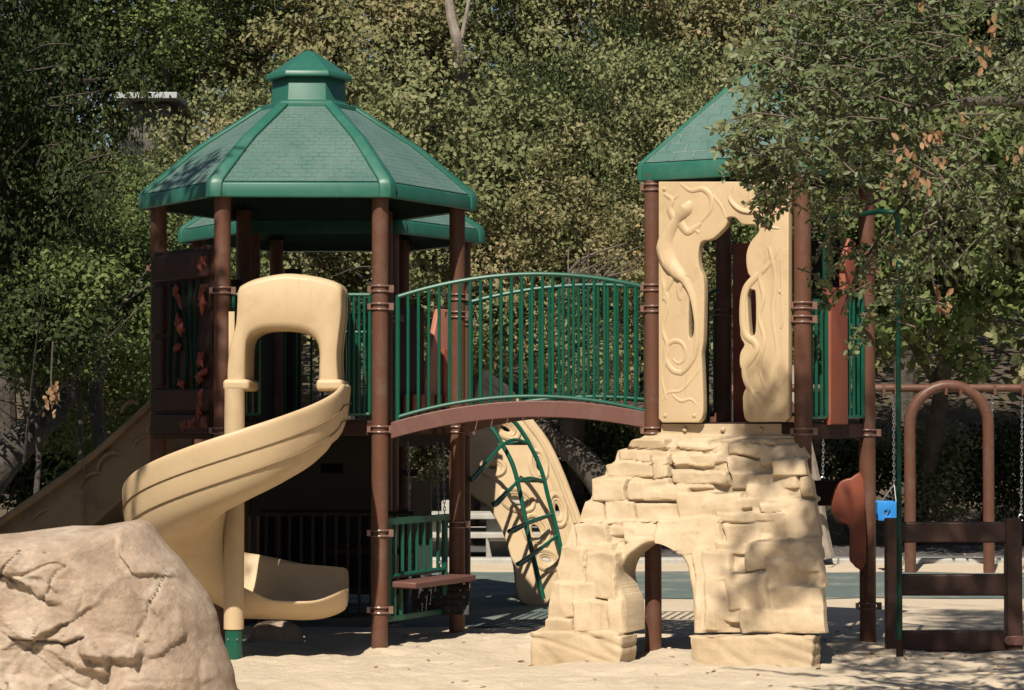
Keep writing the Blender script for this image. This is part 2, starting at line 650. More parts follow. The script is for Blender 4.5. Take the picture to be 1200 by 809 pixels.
def bars(mb, p0, p1, zb0, zt0, zb1, zt1, n, r=.012, arc=0.0, ends=True, rail=.016):
    """vertical bar railing between p0 and p1 (xy), optional arch"""
    def pt(t, z0, z1):
        return Vector((p0[0] + (p1[0] - p0[0]) * t, p0[1] + (p1[1] - p0[1]) * t, z0 + (z1 - z0) * t + arc * 4 * t * (1 - t)))
    K = 24
    mb.tube([pt(i / K, zt0, zt1) for i in range(K + 1)], rail, 10)
    mb.tube([pt(i / K, zb0, zb1) for i in range(K + 1)], rail * .9, 10)
    for i in range(n):
        t = (i + .5) / n if not ends else i / (n - 1)
        rr = r if 0 < i < n - 1 or not ends else r * 1.3
        a, b = pt(t, zb0, zb1), pt(t, zt0, zt1)
        mb.tube([a, b], rr, 8)


def hexp(c, R, k, rot):
    a = radians(-120 + 60 * k) + rot
    return Vector((c[0] + R * cos(a), c[1] + R * sin(a), 0))


def with_z(p, z):
    return Vector((p.x, p.y, z))


def poly_roof(parent, c, R, n, a0, z0, band, Rn, zn, ribw=.13, cupola=None, flare=.02, rh=1.0, uvs_=1.0, bulge=0.0):
    """n-sided hip roof: frame (eave band, hip ribs, underside) with shingle panels and a cupola"""
    def hp(r, k, z):
        a = a0 + 2 * pi * k / n
        return Vector((c[0] + r * cos(a), c[1] + r * sin(a), z))
    ze = z0 + band
    mb = MB()
    prof = [(R - .05, z0 + .01), (R - .012, z0), (R, z0 + .012), (R - flare * .6, ze - .012), (R - flare - .02, ze)]
    inner = [(R - .30, z0 + .10), (Rn, zn - .06)]
    rings = [[hp(r, k, z) for k in range(n)] for r, z in prof]
    mb.loft(rings, caps=False)
    # hip ribs
    Re = R - flare - .01
    for k in range(n):
        e, t, b0 = hp(Re, k, ze), hp(Rn, k, zn), hp(R - .002, k, z0 + .004)
        m_ = hp(R - flare * .5, k, ze - .02)
        rr = []
        for (p, w, h, i) in ((t, .055, .03, 0), (t.lerp(e, .55) + Vector((0, 0, bulge)), ribw * .42, .03, 0), (e, ribw * .5, .032, 0), (m_, ribw * .52, .022, 1), (b0, ribw * .52, .014, 1)):
            sec = []
            h *= rh
            for s in (-1, 1):
                kk = (k + s) % n
                ed = (hp(Re, kk, 0) - hp(Re, k, 0)).normalized()
                am = a0 + 2 * pi * (k + s * .5) / n
                on = Vector((cos(am), sin(am), 0))
                slope = atan2(zn - ze, (Re - Rn) * cos(pi / n))
                nn = on * sin(slope) + Vector((0, 0, 1)) * cos(slope) if not i else on
                w2 = w
                sec.append((p + ed * w2 - nn * .012, p + ed * w2 * .96 + nn * h * .8, p + ed * w2 * .55 + nn * h))
            oc = Vector((cos(a0 + 2 * pi * k / n), sin(a0 + 2 * pi * k / n), 0))
            slope = atan2(zn - ze, Re - Rn)
            nc = oc * sin(slope) + Vector((0, 0, 1)) * cos(slope) if not i else oc
            cen = p + nc * h * 1.12
            rr.append([sec[0][0], sec[0][1], sec[0][2], cen, sec[1][2], sec[1][1], sec[1][0]])
        mb.loft(rr, closed_ring=True)
    fr = mb.build('roof', M['groof'], parent, bevel=.006, seg=2, angle=40)
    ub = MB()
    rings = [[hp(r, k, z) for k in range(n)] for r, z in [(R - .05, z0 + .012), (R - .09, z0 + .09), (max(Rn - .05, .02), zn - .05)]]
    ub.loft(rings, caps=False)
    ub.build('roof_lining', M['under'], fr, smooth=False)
    for k in range(n):
        a, b = hp(Re, k, ze + .002), hp(Re, k + 1, ze + .002)
        ta, tb = hp(Rn, k, zn), hp(Rn, k + 1, zn)
        am = a0 + 2 * pi * (k + .5) / n
        mid0, mid1 = (a + b) / 2, (ta + tb) / 2
        H = (mid1 - mid0).length
        W0, W1 = (b - a).length, (tb - ta).length
        on = Vector((cos(am), sin(am), 0))
        slope = atan2(zn - ze, (mid0 - mid1).xy.length)
        nn = on * sin(slope) + Vector((0, 0, 1)) * cos(slope)
        me = bpy.data.meshes.new('roof_panel')
        o0 = worigin(fr)
        vs = []
        for (p, q) in ((a, b), (ta, tb)):
            vs += [p, q]
        # rows from the eave to the neck, swelling a little in the middle
        vs, uvs, fs = [], [], []
        NRW = 8
        for j in range(NRW + 1):
            t = j / NRW
            up = Vector((0, 0, bulge * (np.interp(t, [0, .45, 1], [0, 1, 0])))) + nn * .004
            p, q = a.lerp(ta, t) + up, b.lerp(tb, t) + up
            w = W0 + (W1 - W0) * t
            vs += [p - o0, q - o0]
            uvs += [(-w / 2 * uvs_, H * t * uvs_), (w / 2 * uvs_, H * t * uvs_)]
        for j in range(NRW):
            fs.append((2 * j, 2 * j + 1, 2 * j + 3, 2 * j + 2))
        m0 = len(vs)
        vs += [p - nn * .014 - o0 for p in (a, b, tb, ta)]
        fs += [(m0 + 3, m0 + 2, m0 + 1, m0), (0, m0, m0 + 1, 1), (2 * NRW, 2 * NRW + 1, m0 + 2, m0 + 3)]
        me.from_pydata(vs, [], fs)
        uv = me.uv_layers.new(name='UVMap')
        for pl in me.polygons[:NRW]:
            for li in pl.loop_indices:
                uv.data[li].uv = uvs[me.loops[li].vertex_index]
        link('roof_panel', me, M['shingle'], fr, smooth=True, angle=20)
    if cupola:
        Rb, zb, Rc, zc, za = cupola
        cb = MB()
        rings = [[hp(r, k, z) for k in range(n)] for r, z in [(Rn + .05, zn - .06), (Rn + .05, zn + .012), (Rb + .02, zn + .03), (Rb, zn + .04), (Rb - .015, zb + .03)]]
        cb.loft(rings)
        cu = cb.build('cupola', M['groof'], fr, bevel=.005)
        cc = MB()
        rings = [[hp(r, k, z) for k in range(n)] for r, z in [(Rb - .02, zb + .01), (Rc - .01, zb), (Rc, zb + .012), (Rc - .012, zb + .05), (Rc - .04, zb + .065), (.06, za - .012), (.02, za)]]
        cc.loft(rings)
        cc.build('cupola_cap', M['groof'], fr, bevel=.012, seg=3, angle=25)
    return fr


def railpart(name, parent, p0, p1, zb, zt, n, **kw):
    mb = MB()
    bars(mb, p0, p1, zb, zt, kw.pop('zb1', zb), kw.pop('zt1', zt), n, **kw)
    return mb.build(name, M['gmetal'], parent)


def facet_panel(name, parent, p0, p1, loops, th, mat, off=0.0, bevel=.008, label=None):
    d = Vector((p1[0] - p0[0], p1[1] - p0[1], 0))
    d.normalize()
    nrm = Vector((d.y, -d.x, 0))
    return outline(name, loops, th, lambda u, v, w: (p0[0] + d.x * u + nrm.x * (w + off), p0[1] + d.y * u + nrm.y * (w + off), v), M[mat], parent, bevel=bevel, label=label)


def rect(u0, z0, u1, z1):
    return [(u0, z0), (u1, z0), (u1, z1), (u0, z1)]


def ell(u, z, a, b, n=20, rot=0):
    return [(u + a * cos(t) * cos(rot) - b * sin(t) * sin(rot), z + a * cos(t) * sin(rot) + b * sin(t) * cos(rot)) for t in np.linspace(0, 2 * pi, n, endpoint=False)]


def arcsegs(pts, r=.06, n=5):
    return pts


# ================================================================== FRONT HEXAGON TOWER
C1 = (-1.634, 19.07)
RP = 1.194
ROT = radians(2)
t1 = thing('hexagon_tower', 'large hexagonal play tower with a green roof and small cupola above the spiral slide', 'play tower', (C1[0], C1[1], 0))
P1 = [hexp(C1, RP, k, ROT) for k in range(6)]
ZD = 1.735
for k in range(6):
    cl = {0: (1.66, 2.72), 1: (2.735, 2.60, 1.67, .885, .305), 2: (2.72, 2.58, 1.66, .90, .40), 5: (1.66, 2.95), 3: (1.66, 2.7), 4: (1.66, 2.7)}[k]
    post(t1, P1[k].x, P1[k].y, 3.50, cl)
poly_roof(t1, C1, 1.345, 6, radians(-120) + ROT, 3.415, .125, .36, 4.235, cupola=(.305, 4.455, .352, None, 4.70), ribw=.155, bulge=.045)
mb = MB()
mb.loft([[with_z(hexp(C1, RP - .02, k, ROT), z) for k in range(6)] for z in (ZD - .115, ZD)])
mb.build('deck', M['brown_dark'], t1, smooth=False, bevel=.01)
# railings either side of the slide mouth
f0, f1 = P1[0], P1[1]
dv = (f1 - f0).normalized()
railpart('railing', t1, f0 + dv * .085, f0 + dv * .28, ZD + .05, 2.69, 5, r=.011)
railpart('railing', t1, f0 + dv * .955, f0 + dv * 1.115, ZD + .05, 2.69, 5, r=.011)
# leaf panel on the left facet : planks, window, red leaves
p5, p0 = P1[5], P1[0]
d5 = (p0 - p5).normalized()
W5 = (p0 - p5).length
lp = facet_panel('leaf_panel', t1, p5, p0, [rect(.05, 1.60, W5 - .06, 3.06)], .06, 'brown_dark', off=.03)  # coat darkened to deepen the shade on this panel
mb = MB()
n5 = Vector((d5.y, -d5.x, 0))
for (u0, z0, u1, z1) in ((.06, 2.82, 1.12, 3.04), (.06, 1.80, 1.13, 1.985), (.06, 1.62, 1.13, 1.79), (.07, 2.0, .28, 2.39), (.07, 2.41, .28, 2.80)):
    cpt = p5 + d5 * (u0 + u1) / 2 + n5 * .072
    mb.box((cpt.x, cpt.y, (z0 + z1) / 2), (u1 - u0, .05, z1 - z0 - .012), Matrix.Rotation(atan2(d5.y, d5.x), 3, 'Z'))
mb.build_each('plank', M['brown_dark'], lp, bevel=.014)
mb = MB()
rnd = random.Random(3)
spots = [(1.02, 2.70), (1.05, 2.62), (1.02, 2.20), (1.06, 2.10), (.99, 2.06), (1.03, 1.90), (1.0, 1.82), (1.08, 1.72), (.86, 1.71), (.72, 1.70), (.55, 2.74), (.62, 2.66), (.60, 2.50), (.66, 2.44), (1.0, 2.92), (1.07, 2.95), (.66, 2.02), (.58, 2.30)]
for (u, z) in spots:
    for j in range(2):
        a = rnd.uniform(0, 6.28)
        cpt = p5 + d5 * u + n5 * .095
        ln, wd = rnd.uniform(.05, .085), rnd.uniform(.02, .03)
        ax = d5 * cos(a) + Vector((0, 0, 1)) * sin(a)
        cpt.z = z
        q = [cpt - ax * ln, cpt - ax * ln * .4, cpt + ax * ln * .3, cpt + ax * ln]
        mb.tube(q, [.006, wd, wd * .8, .005], 10)
mb.build_each('leaf', M['leafred'], lp, k=2)
mb = MB()
for u in (.40, .52, .68, .80, .90):
    a = p5 + d5 * u + n5 * .068
    pts = [Vector((a.x, a.y, 0)) + d5 * (.03 * sin(i * 1.1 + u * 9)) + Vector((0, 0, 1.98 + i * .165)) for i in range(6)]
    mb.tube(smoothpts(pts, 3), .022, 8)
mb.build_each('vine', M['vine'], lp)
mb = MB()
e5 = p5 + d5 * (W5 - .04) + n5 * .03
facet_panel('side_board', t1, p0 + dv * .0 + Vector((.02, -.06, 0)), p0 + dv * .2 + Vector((.02, -.06, 0)), [rect(.045, 1.75, .075, 2.55)], .05, 'tan')
# dark panels on the back facets
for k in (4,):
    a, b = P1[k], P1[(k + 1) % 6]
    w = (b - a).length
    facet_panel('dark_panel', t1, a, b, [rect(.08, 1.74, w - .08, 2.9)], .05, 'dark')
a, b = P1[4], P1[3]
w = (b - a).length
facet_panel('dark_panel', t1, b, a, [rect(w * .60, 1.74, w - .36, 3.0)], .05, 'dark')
railpart('railing', t1, b.lerp(a, .12), b.lerp(a, .3), 1.8, 2.62, 4)
# back railing pieces seen through the slide mouth
mb = MB()
for u in (.62, .70):
    q = P1[4].lerp(P1[3], 1 - u)
    mb.tube([(q.x, q.y - .12, ZD), (q.x, q.y - .12, 2.6)], .016, 8)
mb.build_each('grab_bar', M['gmetal'], t1)
# below the deck: a counter board with slots, steps and posts in deep shade
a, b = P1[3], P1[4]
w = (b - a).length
facet_panel('under_deck_panel', t1, a, b, [rect(.07, .98, w - .07, 1.6), rect(.35, 1.28, .55, 1.37), rect(.80, 1.26, .88, 1.38)], .04, 'dark')
for j in range(4):
    mb = MB()
    mb.box((-1.25 + .02 * j, 20.3 + .12 * j, .28 + .33 * j), (.75, .22, .05))
    mb.build('step', M['brown_dark'], t1, bevel=.008)
mb = MB()
for j in range(14):
    q = Vector((-2.1 + j * .095, 19.45, 0))
    mb.tube([(q.x, q.y, .12), (q.x, q.y, .95)], .014, 6)
mb.tube([(-2.16, 19.45, .97), (-.8, 19.45, .97)], .02, 8)
mb.tube([(-2.16, 19.45, .14), (-.8, 19.45, .14)], .02, 8)
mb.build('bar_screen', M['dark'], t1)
# right facet below the deck: green low railing with a shelf
a, b = P1[1], P1[2]
dd = (b - a).normalized()
nn_ = Vector((dd.y, -dd.x, 0))
w = (b - a).length
mb = MB()
A = a + dd * .12
B = a + dd * (w - .20)
mb.tube([with_z(A, .22), with_z(A, .955)], .026, 10)
mb.tube([with_z(B, .24), with_z(B, .955)], .026, 10)
mb.box(((A.x + B.x) / 2, (A.y + B.y) / 2, .965), ((B - A).length + .10, .045, .05), Matrix.Rotation(atan2(dd.y, dd.x), 3, 'Z'))
mb.tube([with_z(A, .545), with_z(B, .555)], .02, 8)
mb.box(((A.x + B.x) / 2, (A.y + B.y) / 2, .225), ((B - A).length + .08, .04, .04), Matrix.Rotation(atan2(dd.y, dd.x), 3, 'Z'))
for j in range(1, 8):
    q = A.lerp(B, j / 8)
    mb.tube([with_z(q, .545), with_z(q, .955)], .013, 8)
for j in (1, 2):
    q = A.lerp(B, j / 9)
    mb.tube([with_z(q, .225), with_z(q, .5 - j * .03)], .016, 8)
mb.build('low_railing', M['gmetal'], t1)
mb = MB()
sc_ = a + dd * (w * .52) + nn_ * .10
mb.box((sc_.x, sc_.y, .485), (w * .80, .26, .05), Matrix.Rotation(atan2(dd.y, dd.x), 3, 'Z'))
mb.build('bench_shelf', M['beam'], t1, bevel=.012)
# grey upright panel and hanging chains behind the low railing
mb = MB()
mb.box((xx(494, 19.9), 19.9, .72), (.17, .05, 1.0))
gp = mb.build('grey_panel', M['grey'], t1, bevel=.01)
mb = MB()
mb.box((xx(498, 19.84), 19.84, .42), (.12, .03, .55))
mb.build('white_slab', M['white'], t1, bevel=.01)


def chain(mb, p0, p1, link_l=.045, wire=.0045, w=.013):
    p0, p1 = Vector(p0), Vector(p1)
    L = (p1 - p0).length
    n = max(2, int(L / (link_l * .78)))
    t = (p1 - p0).normalized()
    a = t.cross(Vector((0, 1, 0)))
    a.normalize()
    b = t.cross(a).normalized()
    for i in range(n):
        c = p0 + t * L * (i + .5) / n
        s = a if i % 2 else b
        pts = [c + t * (link_l / 2) * cos(q) + s * w * sin(q) for q in np.linspace(0, 2 * pi, 8, endpoint=False)]
        mb.tube(pts, wire, 4, closed=True)


for x in (478, 512, 519):
    mb = MB()
    q = at(x, 600, 19.6)
    chain(mb, (q.x, 19.6, 1.55), (q.x + .03, 19.6, .3), link_l=.04, wire=.0035, w=.010)
    mb.build('chain', M['steel'], t1)
# perforated dark step by the post
stp = outline('perforated_step', [rect(-.33, .20, .12, .50)] + [ell(-.28 + (i % 7) * .06 + (.03 if (i // 7) % 2 else 0), .23 + (i // 7) * .052, .011, .011, 8) for i in range(35)], .02,
              lambda u, v, w: (b.x + u - .02, b.y - .25 + w + (v - .2) * .4, v), M['dark'], t1, bevel=.002, res=1)

# ================================================================== REAR HEXAGON TOWER
C2 = (-1.63, 21.45)
t2 = thing('hexagon_tower', 'hexagonal play tower half hidden behind the first one, its lower green eave showing', 'play tower', (C2[0], C2[1], 0))
P2 = [hexp(C2, RP, k, 0) for k in range(6)]
for k in range(6):
    post(t2, P2[k].x, P2[k].y, 3.42, (1.62, 2.6))
poly_roof(t2, C2, 1.375, 6, radians(-120), 3.315, .125, .36, 4.0, ribw=.15, bulge=.045)
mb = MB()
mb.loft([[with_z(hexp(C2, RP - .02, k, 0), z) for k in range(6)] for z in (1.5, 1.61)])
mb.build('deck', M['brown_dark'], t2, smooth=False, bevel=.01)
a, b = P2[1], P2[2]
w = (b - a).length
facet_panel('slab_panel', t2, a, b, [[(.08, 1.62), (.08, 2.70), (.48, 2.70), (.48, 1.62)]], .05, 'brown_dark')  # left part coloured dark for the roof's shade on the panel
facet_panel('slab_panel', t2, a, b, [[(.50, 1.62), (.50, 2.05), (.60, 2.35), (.72, 2.70), (.90, 2.70), (.90, 1.62)]], .05, 'slab_sunlit', off=.01)  # sunlit part in the lighter colour, its sloping edge along the shadow line
facet_panel('slab_panel', t2, a, b, [rect(.74, 1.62, .92, 2.35)], .06, 'redslab', off=.05)
mb = MB()
for j in range(7):
    q = a.lerp(b, .06 + j * .11)
    mb.box((q.x + nn_.x * .1, q.y + nn_.y * .1, 1.82), (.075, .03, .26), Matrix.Rotation(atan2((b - a).y, (b - a).x), 3, 'Z'))
mb.build_each('picket_board', M['redslab'], t2, bevel=.006)
for k in (3, 4):
    a, b = P2[k], P2[(k + 1) % 6]
    w = (b - a).length
    facet_panel('under_deck_panel', t2, a, b, [rect(.07, .1, w - .07, 1.5)] + ([rect(.5, 1.05, .58, 1.2)] if k == 3 else []), .04, 'dark')  # rear panels added to keep the space under the decks dark
railpart('railing', t2, P2[4].lerp(P2[3], .1), P2[4].lerp(P2[3], .9), 1.7, 2.55, 10)
a, b = P2[4], P2[5]
facet_panel('dark_panel', t2, a, b, [rect(.08, 1.62, 1.1, 2.7)], .05, 'dark')
a, b = P2[5], P2[0]
facet_panel('dark_panel', t2, a, b, [rect(.08, .1, 1.1, 1.5)], .05, 'dark')  # also added to shut light out under the rear deck

# ================================================================== ARCHED BRIDGE
tb = thing('arched_bridge', 'arched footbridge with green barred railings joining the two play towers', 'bridge', (.07, 18.55, 0))
YN, YF = 18.06, 19.12
xl, xr = xx(466, YN), xx(757, YN)
mb = MB()
z_tl, z_tr = zz(348, YN), zz(337, YN)
bars(mb, (xl, YN), (xr, YN), zz(489, YN), z_tl, zz(482, YN), z_tr, 25, r=.0125, arc=.135, rail=.018)
mb.tube([(xl, YN, zz(512, YN)), (xl, YN, z_tl + .01)], .018, 10)
mb.tube([(xr, YN, zz(490, YN)), (xr, YN, z_tr + .01)], .018, 10)
mb.build('railing', M['gmetal'], tb)
mb = MB()
xl2, xr2 = xx(541, YF), 1.63
bars(mb, (xl2, YF), (xr2, YF), zz(487, YF), zz(357, YF), zz(484, YF), zz(352, YF), 27, r=.0125, arc=.14, rail=.018)
mb.tube([(xl2, YF, zz(500, YF)), (xl2, YF, zz(352, YF))], .018, 10)
mb.build('railing', M['gmetal'], tb)


def arch_beam(x0, x1, y0, y1, zl, zr, arc, h, name, mat):
    mb = MB()
    K = 28
    rings = []
    for i in range(K + 1):
        t = i / K
        z = zl + (zr - zl) * t + arc * 4 * t * (1 - t)
        x = x0 + (x1 - x0) * t
        rings.append([(x, y0, z - h), (x, y1, z - h), (x, y1, z), (x, y0, z)])
    mb.loft(rings)
    return mb.build(name, M[mat], tb, bevel=.006, angle=50)


arch_beam(xl - .05, xr + .03, YN - .03, YN + .05, zz(495, YN), zz(484, YN), .125, .125, 'side_beam', 'beam')
arch_beam(xl2 - .05, xr + .05, YF - .05, YF + .03, zz(495, YF), zz(485, YF), .125, .125, 'side_beam', 'beam')
K = 16
for_planks = MB()
for i in range(K):      # boards run parallel to the ends of the bridge, square to neither rail
    t0_, t1_ = (i + .06) / K, (i + .94) / K
    q_ = []
    for (t, xa_, xb_, yy) in ((t0_, xl, xr, YN + .055), (t1_, xl, xr, YN + .055), (t1_, xl2, xr2, YF - .055), (t0_, xl2, xr2, YF - .055)):
        z = zz(494, YN) + (zz(484, YN) - zz(494, YN)) * t + .125 * 4 * t * (1 - t)
        q_.append(Vector((xa_ + (xb_ - xa_) * t, yy, z)))
    for_planks.add(q_ + [v - Vector((0, 0, .035)) for v in q_], [(0, 1, 2, 3), (7, 6, 5, 4), (0, 4, 5, 1), (1, 5, 6, 2), (2, 6, 7, 3), (3, 7, 4, 0)])
for_planks.build_each('plank', M['beam'], tb, bevel=.005)

# ================================================================== SQUARE TOWER
ts = thing('square_tower', 'square play tower with a green pyramid roof and a tan lizard arch panel', 'play tower', (1.65, 18.5, 0))
TA = Vector((1.065, 18.0, 0))      # left post
TB = Vector((2.125, 17.40, 0))     # near right post
TC = Vector((2.755, 18.48, 0))     # far right post
TD = Vector((1.70, 19.10, 0))      # back post
post(ts, TA.x, TA.y, 3.60, (3.50, 2.74, 2.58, 1.66), z0=-.15)
post(ts, TB.x, TB.y, 3.60, (2.58, 2.48, 1.66))
post(ts, TC.x, TC.y, 3.60, (2.90, 1.64, .30))
post(ts, TD.x, TD.y, 3.60, (2.6, 1.66))
poly_roof(ts, (1.91, 18.25), .995, 4, radians(-165), 3.545, .14, .03, 4.49, ribw=.07, flare=.02, rh=.45, uvs_=.5)
mb = MB()
mb.loft([[with_z(p, z) for p in (TA, TB, TC, TD)] for z in (1.60, 1.72)])
mb.build('deck', M['brown_dark'], ts, smooth=False, bevel=.008)
# lizard arch panel
YA = 17.93
inner_e = [(883, 493), (876, 489), (874, 465), (879, 452), (878, 440), (871, 430), (871, 415), (876, 404), (871, 392), (872, 352), (877, 335), (888, 331), (880, 320), (878, 300), (883, 285), (893, 272), (889, 263), (873, 262), (864, 254), (853, 255), (852, 264), (837, 279), (823, 283), (819, 300), (821, 316), (826, 333), (825, 400), (823, 412), (825, 470), (824, 488), (820, 494)]
ie = [(v.x, v.z) for v in smoothpts([at(p[0], p[1], YA) for p in inner_e], 3)]
UP = Upright(1.065, 17.93, 29.5)


def upmap(u, v, w):
    px, py = topx((u, YA, v))
    return UP.at(px, py, w)


outer_l = pxloop([(779, 494), (775.5, 490), (775.5, 215), (925, 215), (925, 489), (921, 493)], YA) + ie
slot1 = [(809, 346), (814, 343), (816, 352), (816.5, 390), (812, 398), (808, 392)]
slot2 = [(877, 342), (885, 339), (889, 345), (889, 388), (884, 395), (879, 390)]
ap = outline('arch_panel', [outer_l, pxloop(slot1, YA, 3), pxloop(slot2, YA, 3)], .075, upmap, M['tan'], ts, bevel=.010, res=3)


def relief(mb, pts, rs, Y, n=5, flat=1.0, sink=0.0):
    q = smoothpts([UP.at(p[0], p[1], -.037) for p in pts], n)
    k = len(q)
    rr = [np.interp(i / (k - 1) * (len(pts) - 1), range(len(pts)), rs) for i in range(k)]
    q = [v + UP.n * max(.002, r_ * .55 - .024) for v, r_ in zip(q, rr)]
    mb.tube(q, [x * 1.12 for x in rr], 12, fa=.55)


YR = YA - .037
mb = MB()
relief(mb, [(812, 236), (808, 246), (797, 258), (787, 275), (784, 290), (788, 305), (797, 318), (806, 328), (814, 345), (819, 370), (820, 400), (817, 418), (810, 430), (803, 437)],
       [.016, .058, .036, .056, .078, .074, .056, .036, .028, .024, .021, .02, .02, .02], YR, sink=.022)
relief(mb, [(803, 437), (792, 435), (784, 424), (783, 408), (791, 400), (801, 402), (806, 412), (804, 422), (797, 426), (791, 421)], [.02, .02, .02, .019, .018, .017, .015, .013, .012, .008], YR, sink=.012)
relief(mb, [(800, 262), (808, 272), (816, 268), (824, 262)], [.030, .026, .022, .014], YR, sink=.008)
relief(mb, [(816, 268), (822, 274)], [.018, .010], YR, sink=.006, n=2)
relief(mb, [(792, 256), (787, 245), (790, 235), (781, 228)], [.028, .024, .02, .012], YR, sink=.008)
relief(mb, [(790, 235), (797, 229)], [.016, .010], YR, sink=.006, n=2)
relief(mb, [(794, 316), (787, 332), (781, 345), (784, 355)], [.030, .024, .018, .012], YR, sink=.008)
relief(mb, [(806, 322), (798, 340), (800, 352)], [.026, .022, .012], YR, sink=.008)
mb.build('gecko_relief', M['tan'], ap)
mb = MB()
relief(mb, [(916, 290), (908, 305), (897, 317), (886, 327), (877, 338), (873, 355), (873, 380), (877, 394), (886, 401), (889, 410), (882, 422), (875, 432), (877, 448), (884, 460), (892, 472), (898, 484)],
       [.008, .012, .02, .026, .026, .024, .024, .024, .024, .024, .024, .022, .02, .018, .014, .01], YR, sink=.012)
relief(mb, [(898, 484), (886, 486), (879, 476), (881, 464), (890, 459), (899, 466), (899, 476)], [.01, .012, .012, .012, .012, .012, .01], YR, sink=.006)
relief(mb, [(905, 290), (912, 330), (909, 370), (914, 420), (908, 470)], [.02, .014, .018, .012, .016], YR, sink=.018)
relief(mb, [(842, 216), (838, 228), (848, 243), (853, 256)], [.006, .012, .012, .008], YR, sink=.008)
relief(mb, [(778, 470), (786, 460), (800, 458), (812, 446), (823, 432)], [.008, .012, .012, .012, .008], YR, sink=.008)
relief(mb, [(880, 215), (884, 240), (896, 262), (916, 268)], [.006, .016, .016, .008], YR, sink=.010)
relief(mb, [(919, 305), (920, 370), (918, 385)], [.016, .016, .01], YR, sink=.010)
relief(mb, [(800, 216), (812, 224), (826, 222), (836, 232), (834, 248), (822, 262)], [.008, .016, .02, .022, .018, .010], YR, sink=.01)
relief(mb, [(862, 218), (858, 232), (868, 244), (882, 248), (896, 244), (908, 250), (920, 246)], [.008, .018, .022, .02, .018, .014, .008], YR, sink=.01)
relief(mb, [(778, 300), (780, 330), (786, 356), (780, 385), (786, 410), (779, 440), (784, 468)], [.010, .018, .016, .018, .016, .014, .008], YR, sink=.01)
relief(mb, [(900, 300), (894, 325), (898, 350), (893, 372), (899, 400), (893, 430), (900, 456)], [.010, .02, .018, .016, .018, .016, .008], YR, sink=.01)
relief(mb, [(790, 462), (800, 470), (812, 468), (820, 476)], [.008, .014, .012, .006], YR, sink=.01)
mb.build('snake_relief', M['tan'], ap)
mb = MB()
for (px, py) in ((781, 222), (918, 222), (781, 350), (917, 342), (782, 487), (816, 487), (882, 487), (915, 487)):
    q = UP.at(px, py, -.037)
    mb.tube([q + UP.n * .004, q - UP.n * .006, q - UP.n * .010], [.017, .015, .007], 12)
mb.build_each('bolt', M['tan'], ap)
# things on and behind the square tower
q0, q1 = TD.lerp(TC, .08), TD.lerp(TC, .28)
facet_panel('wall_slab', ts, q0, q1, [rect(0, 1.72, (q1 - q0).length, 3.14)], .05, 'redslab')
q0, q1 = TD.lerp(TC, .30), TD.lerp(TC, .94)
facet_panel('shade_board', ts, q0, q1, [rect(0, 2.75, (q1 - q0).length, 3.14)], .04, 'dark')
railpart('railing', ts, TD.lerp(TC, .32), TD.lerp(TC, .92), 1.78, 2.7, 7)
mb = MB()
mb.tube(smoothpts([(xx(829, 18.9), 18.9, 1.72), (xx(829, 18.9), 18.9, 2.6), (xx(833, 18.9), 18.9, 2.74), (xx(842, 19.0), 19.0, 2.76)], 4), .016, 8)
mb.build('grab_bar', M['gmetal'], ts)
railpart('railing', ts, TB.lerp(TC, .12), TB.lerp(TC, .36), 1.76, 2.62, 4, r=.013)
railpart('railing', ts, TB.lerp(TC, .64), TB.lerp(TC, .93), 1.76, 2.70, 5, r=.013)
q0, q1 = TB.lerp(TC, .37), TB.lerp(TC, .62)
facet_panel('wall_slab', ts, q0, q1, [rect(0, 1.72, (q1 - q0).length, 2.72)], .07, 'redslab', bevel=.015)
q0, q1 = TB.lerp(TC, .64), TB.lerp(TC, .95)
facet_panel('wall_slab', ts, q0, q1, [[(.05, 2.5), (.22, 2.72), (.24, 3.1), (.12, 3.12), (.03, 2.9)]], .05, 'redslab', off=-.03)
# orange play panel bolted to the right post
YP = 18.22
op = outline('play_panel', [pxloop([(976, 597), (978, 578), (986, 566), (998, 562), (1010, 563), (1012, 660), (1000, 659), (997, 650), (998, 618), (984, 610)], YP, 3)], .05, vplane(YP), M['orange'], ts, bevel=.012,
             label='orange red play panel with a rounded left edge')
mb = MB()
mb.box((xx(962, 18.9), 18.9, zz(578, 18.9)), (.75, .08, .2))
mb.build('cross_rail', M['brown_dark'], ts, bevel=.01)

# ================================================================== FIRE POLE
tp = thing('fire_pole', 'slender green fire pole coloured as if in shade, bent over at the top, right of the lizard arch tower', 'fire pole', (xx(1053, 17.4), 17.4, 0))
YPn = 17.45
mb = MB()
xa, xb = xx(967, 17.85), xx(1053, YPn)
zt = zz(254, 17.9)
mb.tube(smoothpts([(xa, 17.85, 2.60), (xa, 17.85, 3.0), (xa, 17.85, zt - .08), (xa + .06, 17.82, zt), (xx(1010, 17.7), 17.66, zt), (xb - .08, 17.47, zt), (xb, YPn, zt - .08), (xb, YPn, 2.6), (xb, YPn, 0)], 5), .019, 10)
mb.build('pole', M['gshaded'], tp)
mb = MB()
mb.tube([(xb, YPn, .14), (xb, YPn, -.02)], .026, 10)
mb.build('foot_sleeve', M['brown_dark'], tp)

# ================================================================== SPIRAL SLIDE
AX, AY = -2.004, 17.2
tsl = thing('spiral_slide', 'tan plastic spiral slide with an arched hood curling round its post', 'slide', (AX, AY, 0))


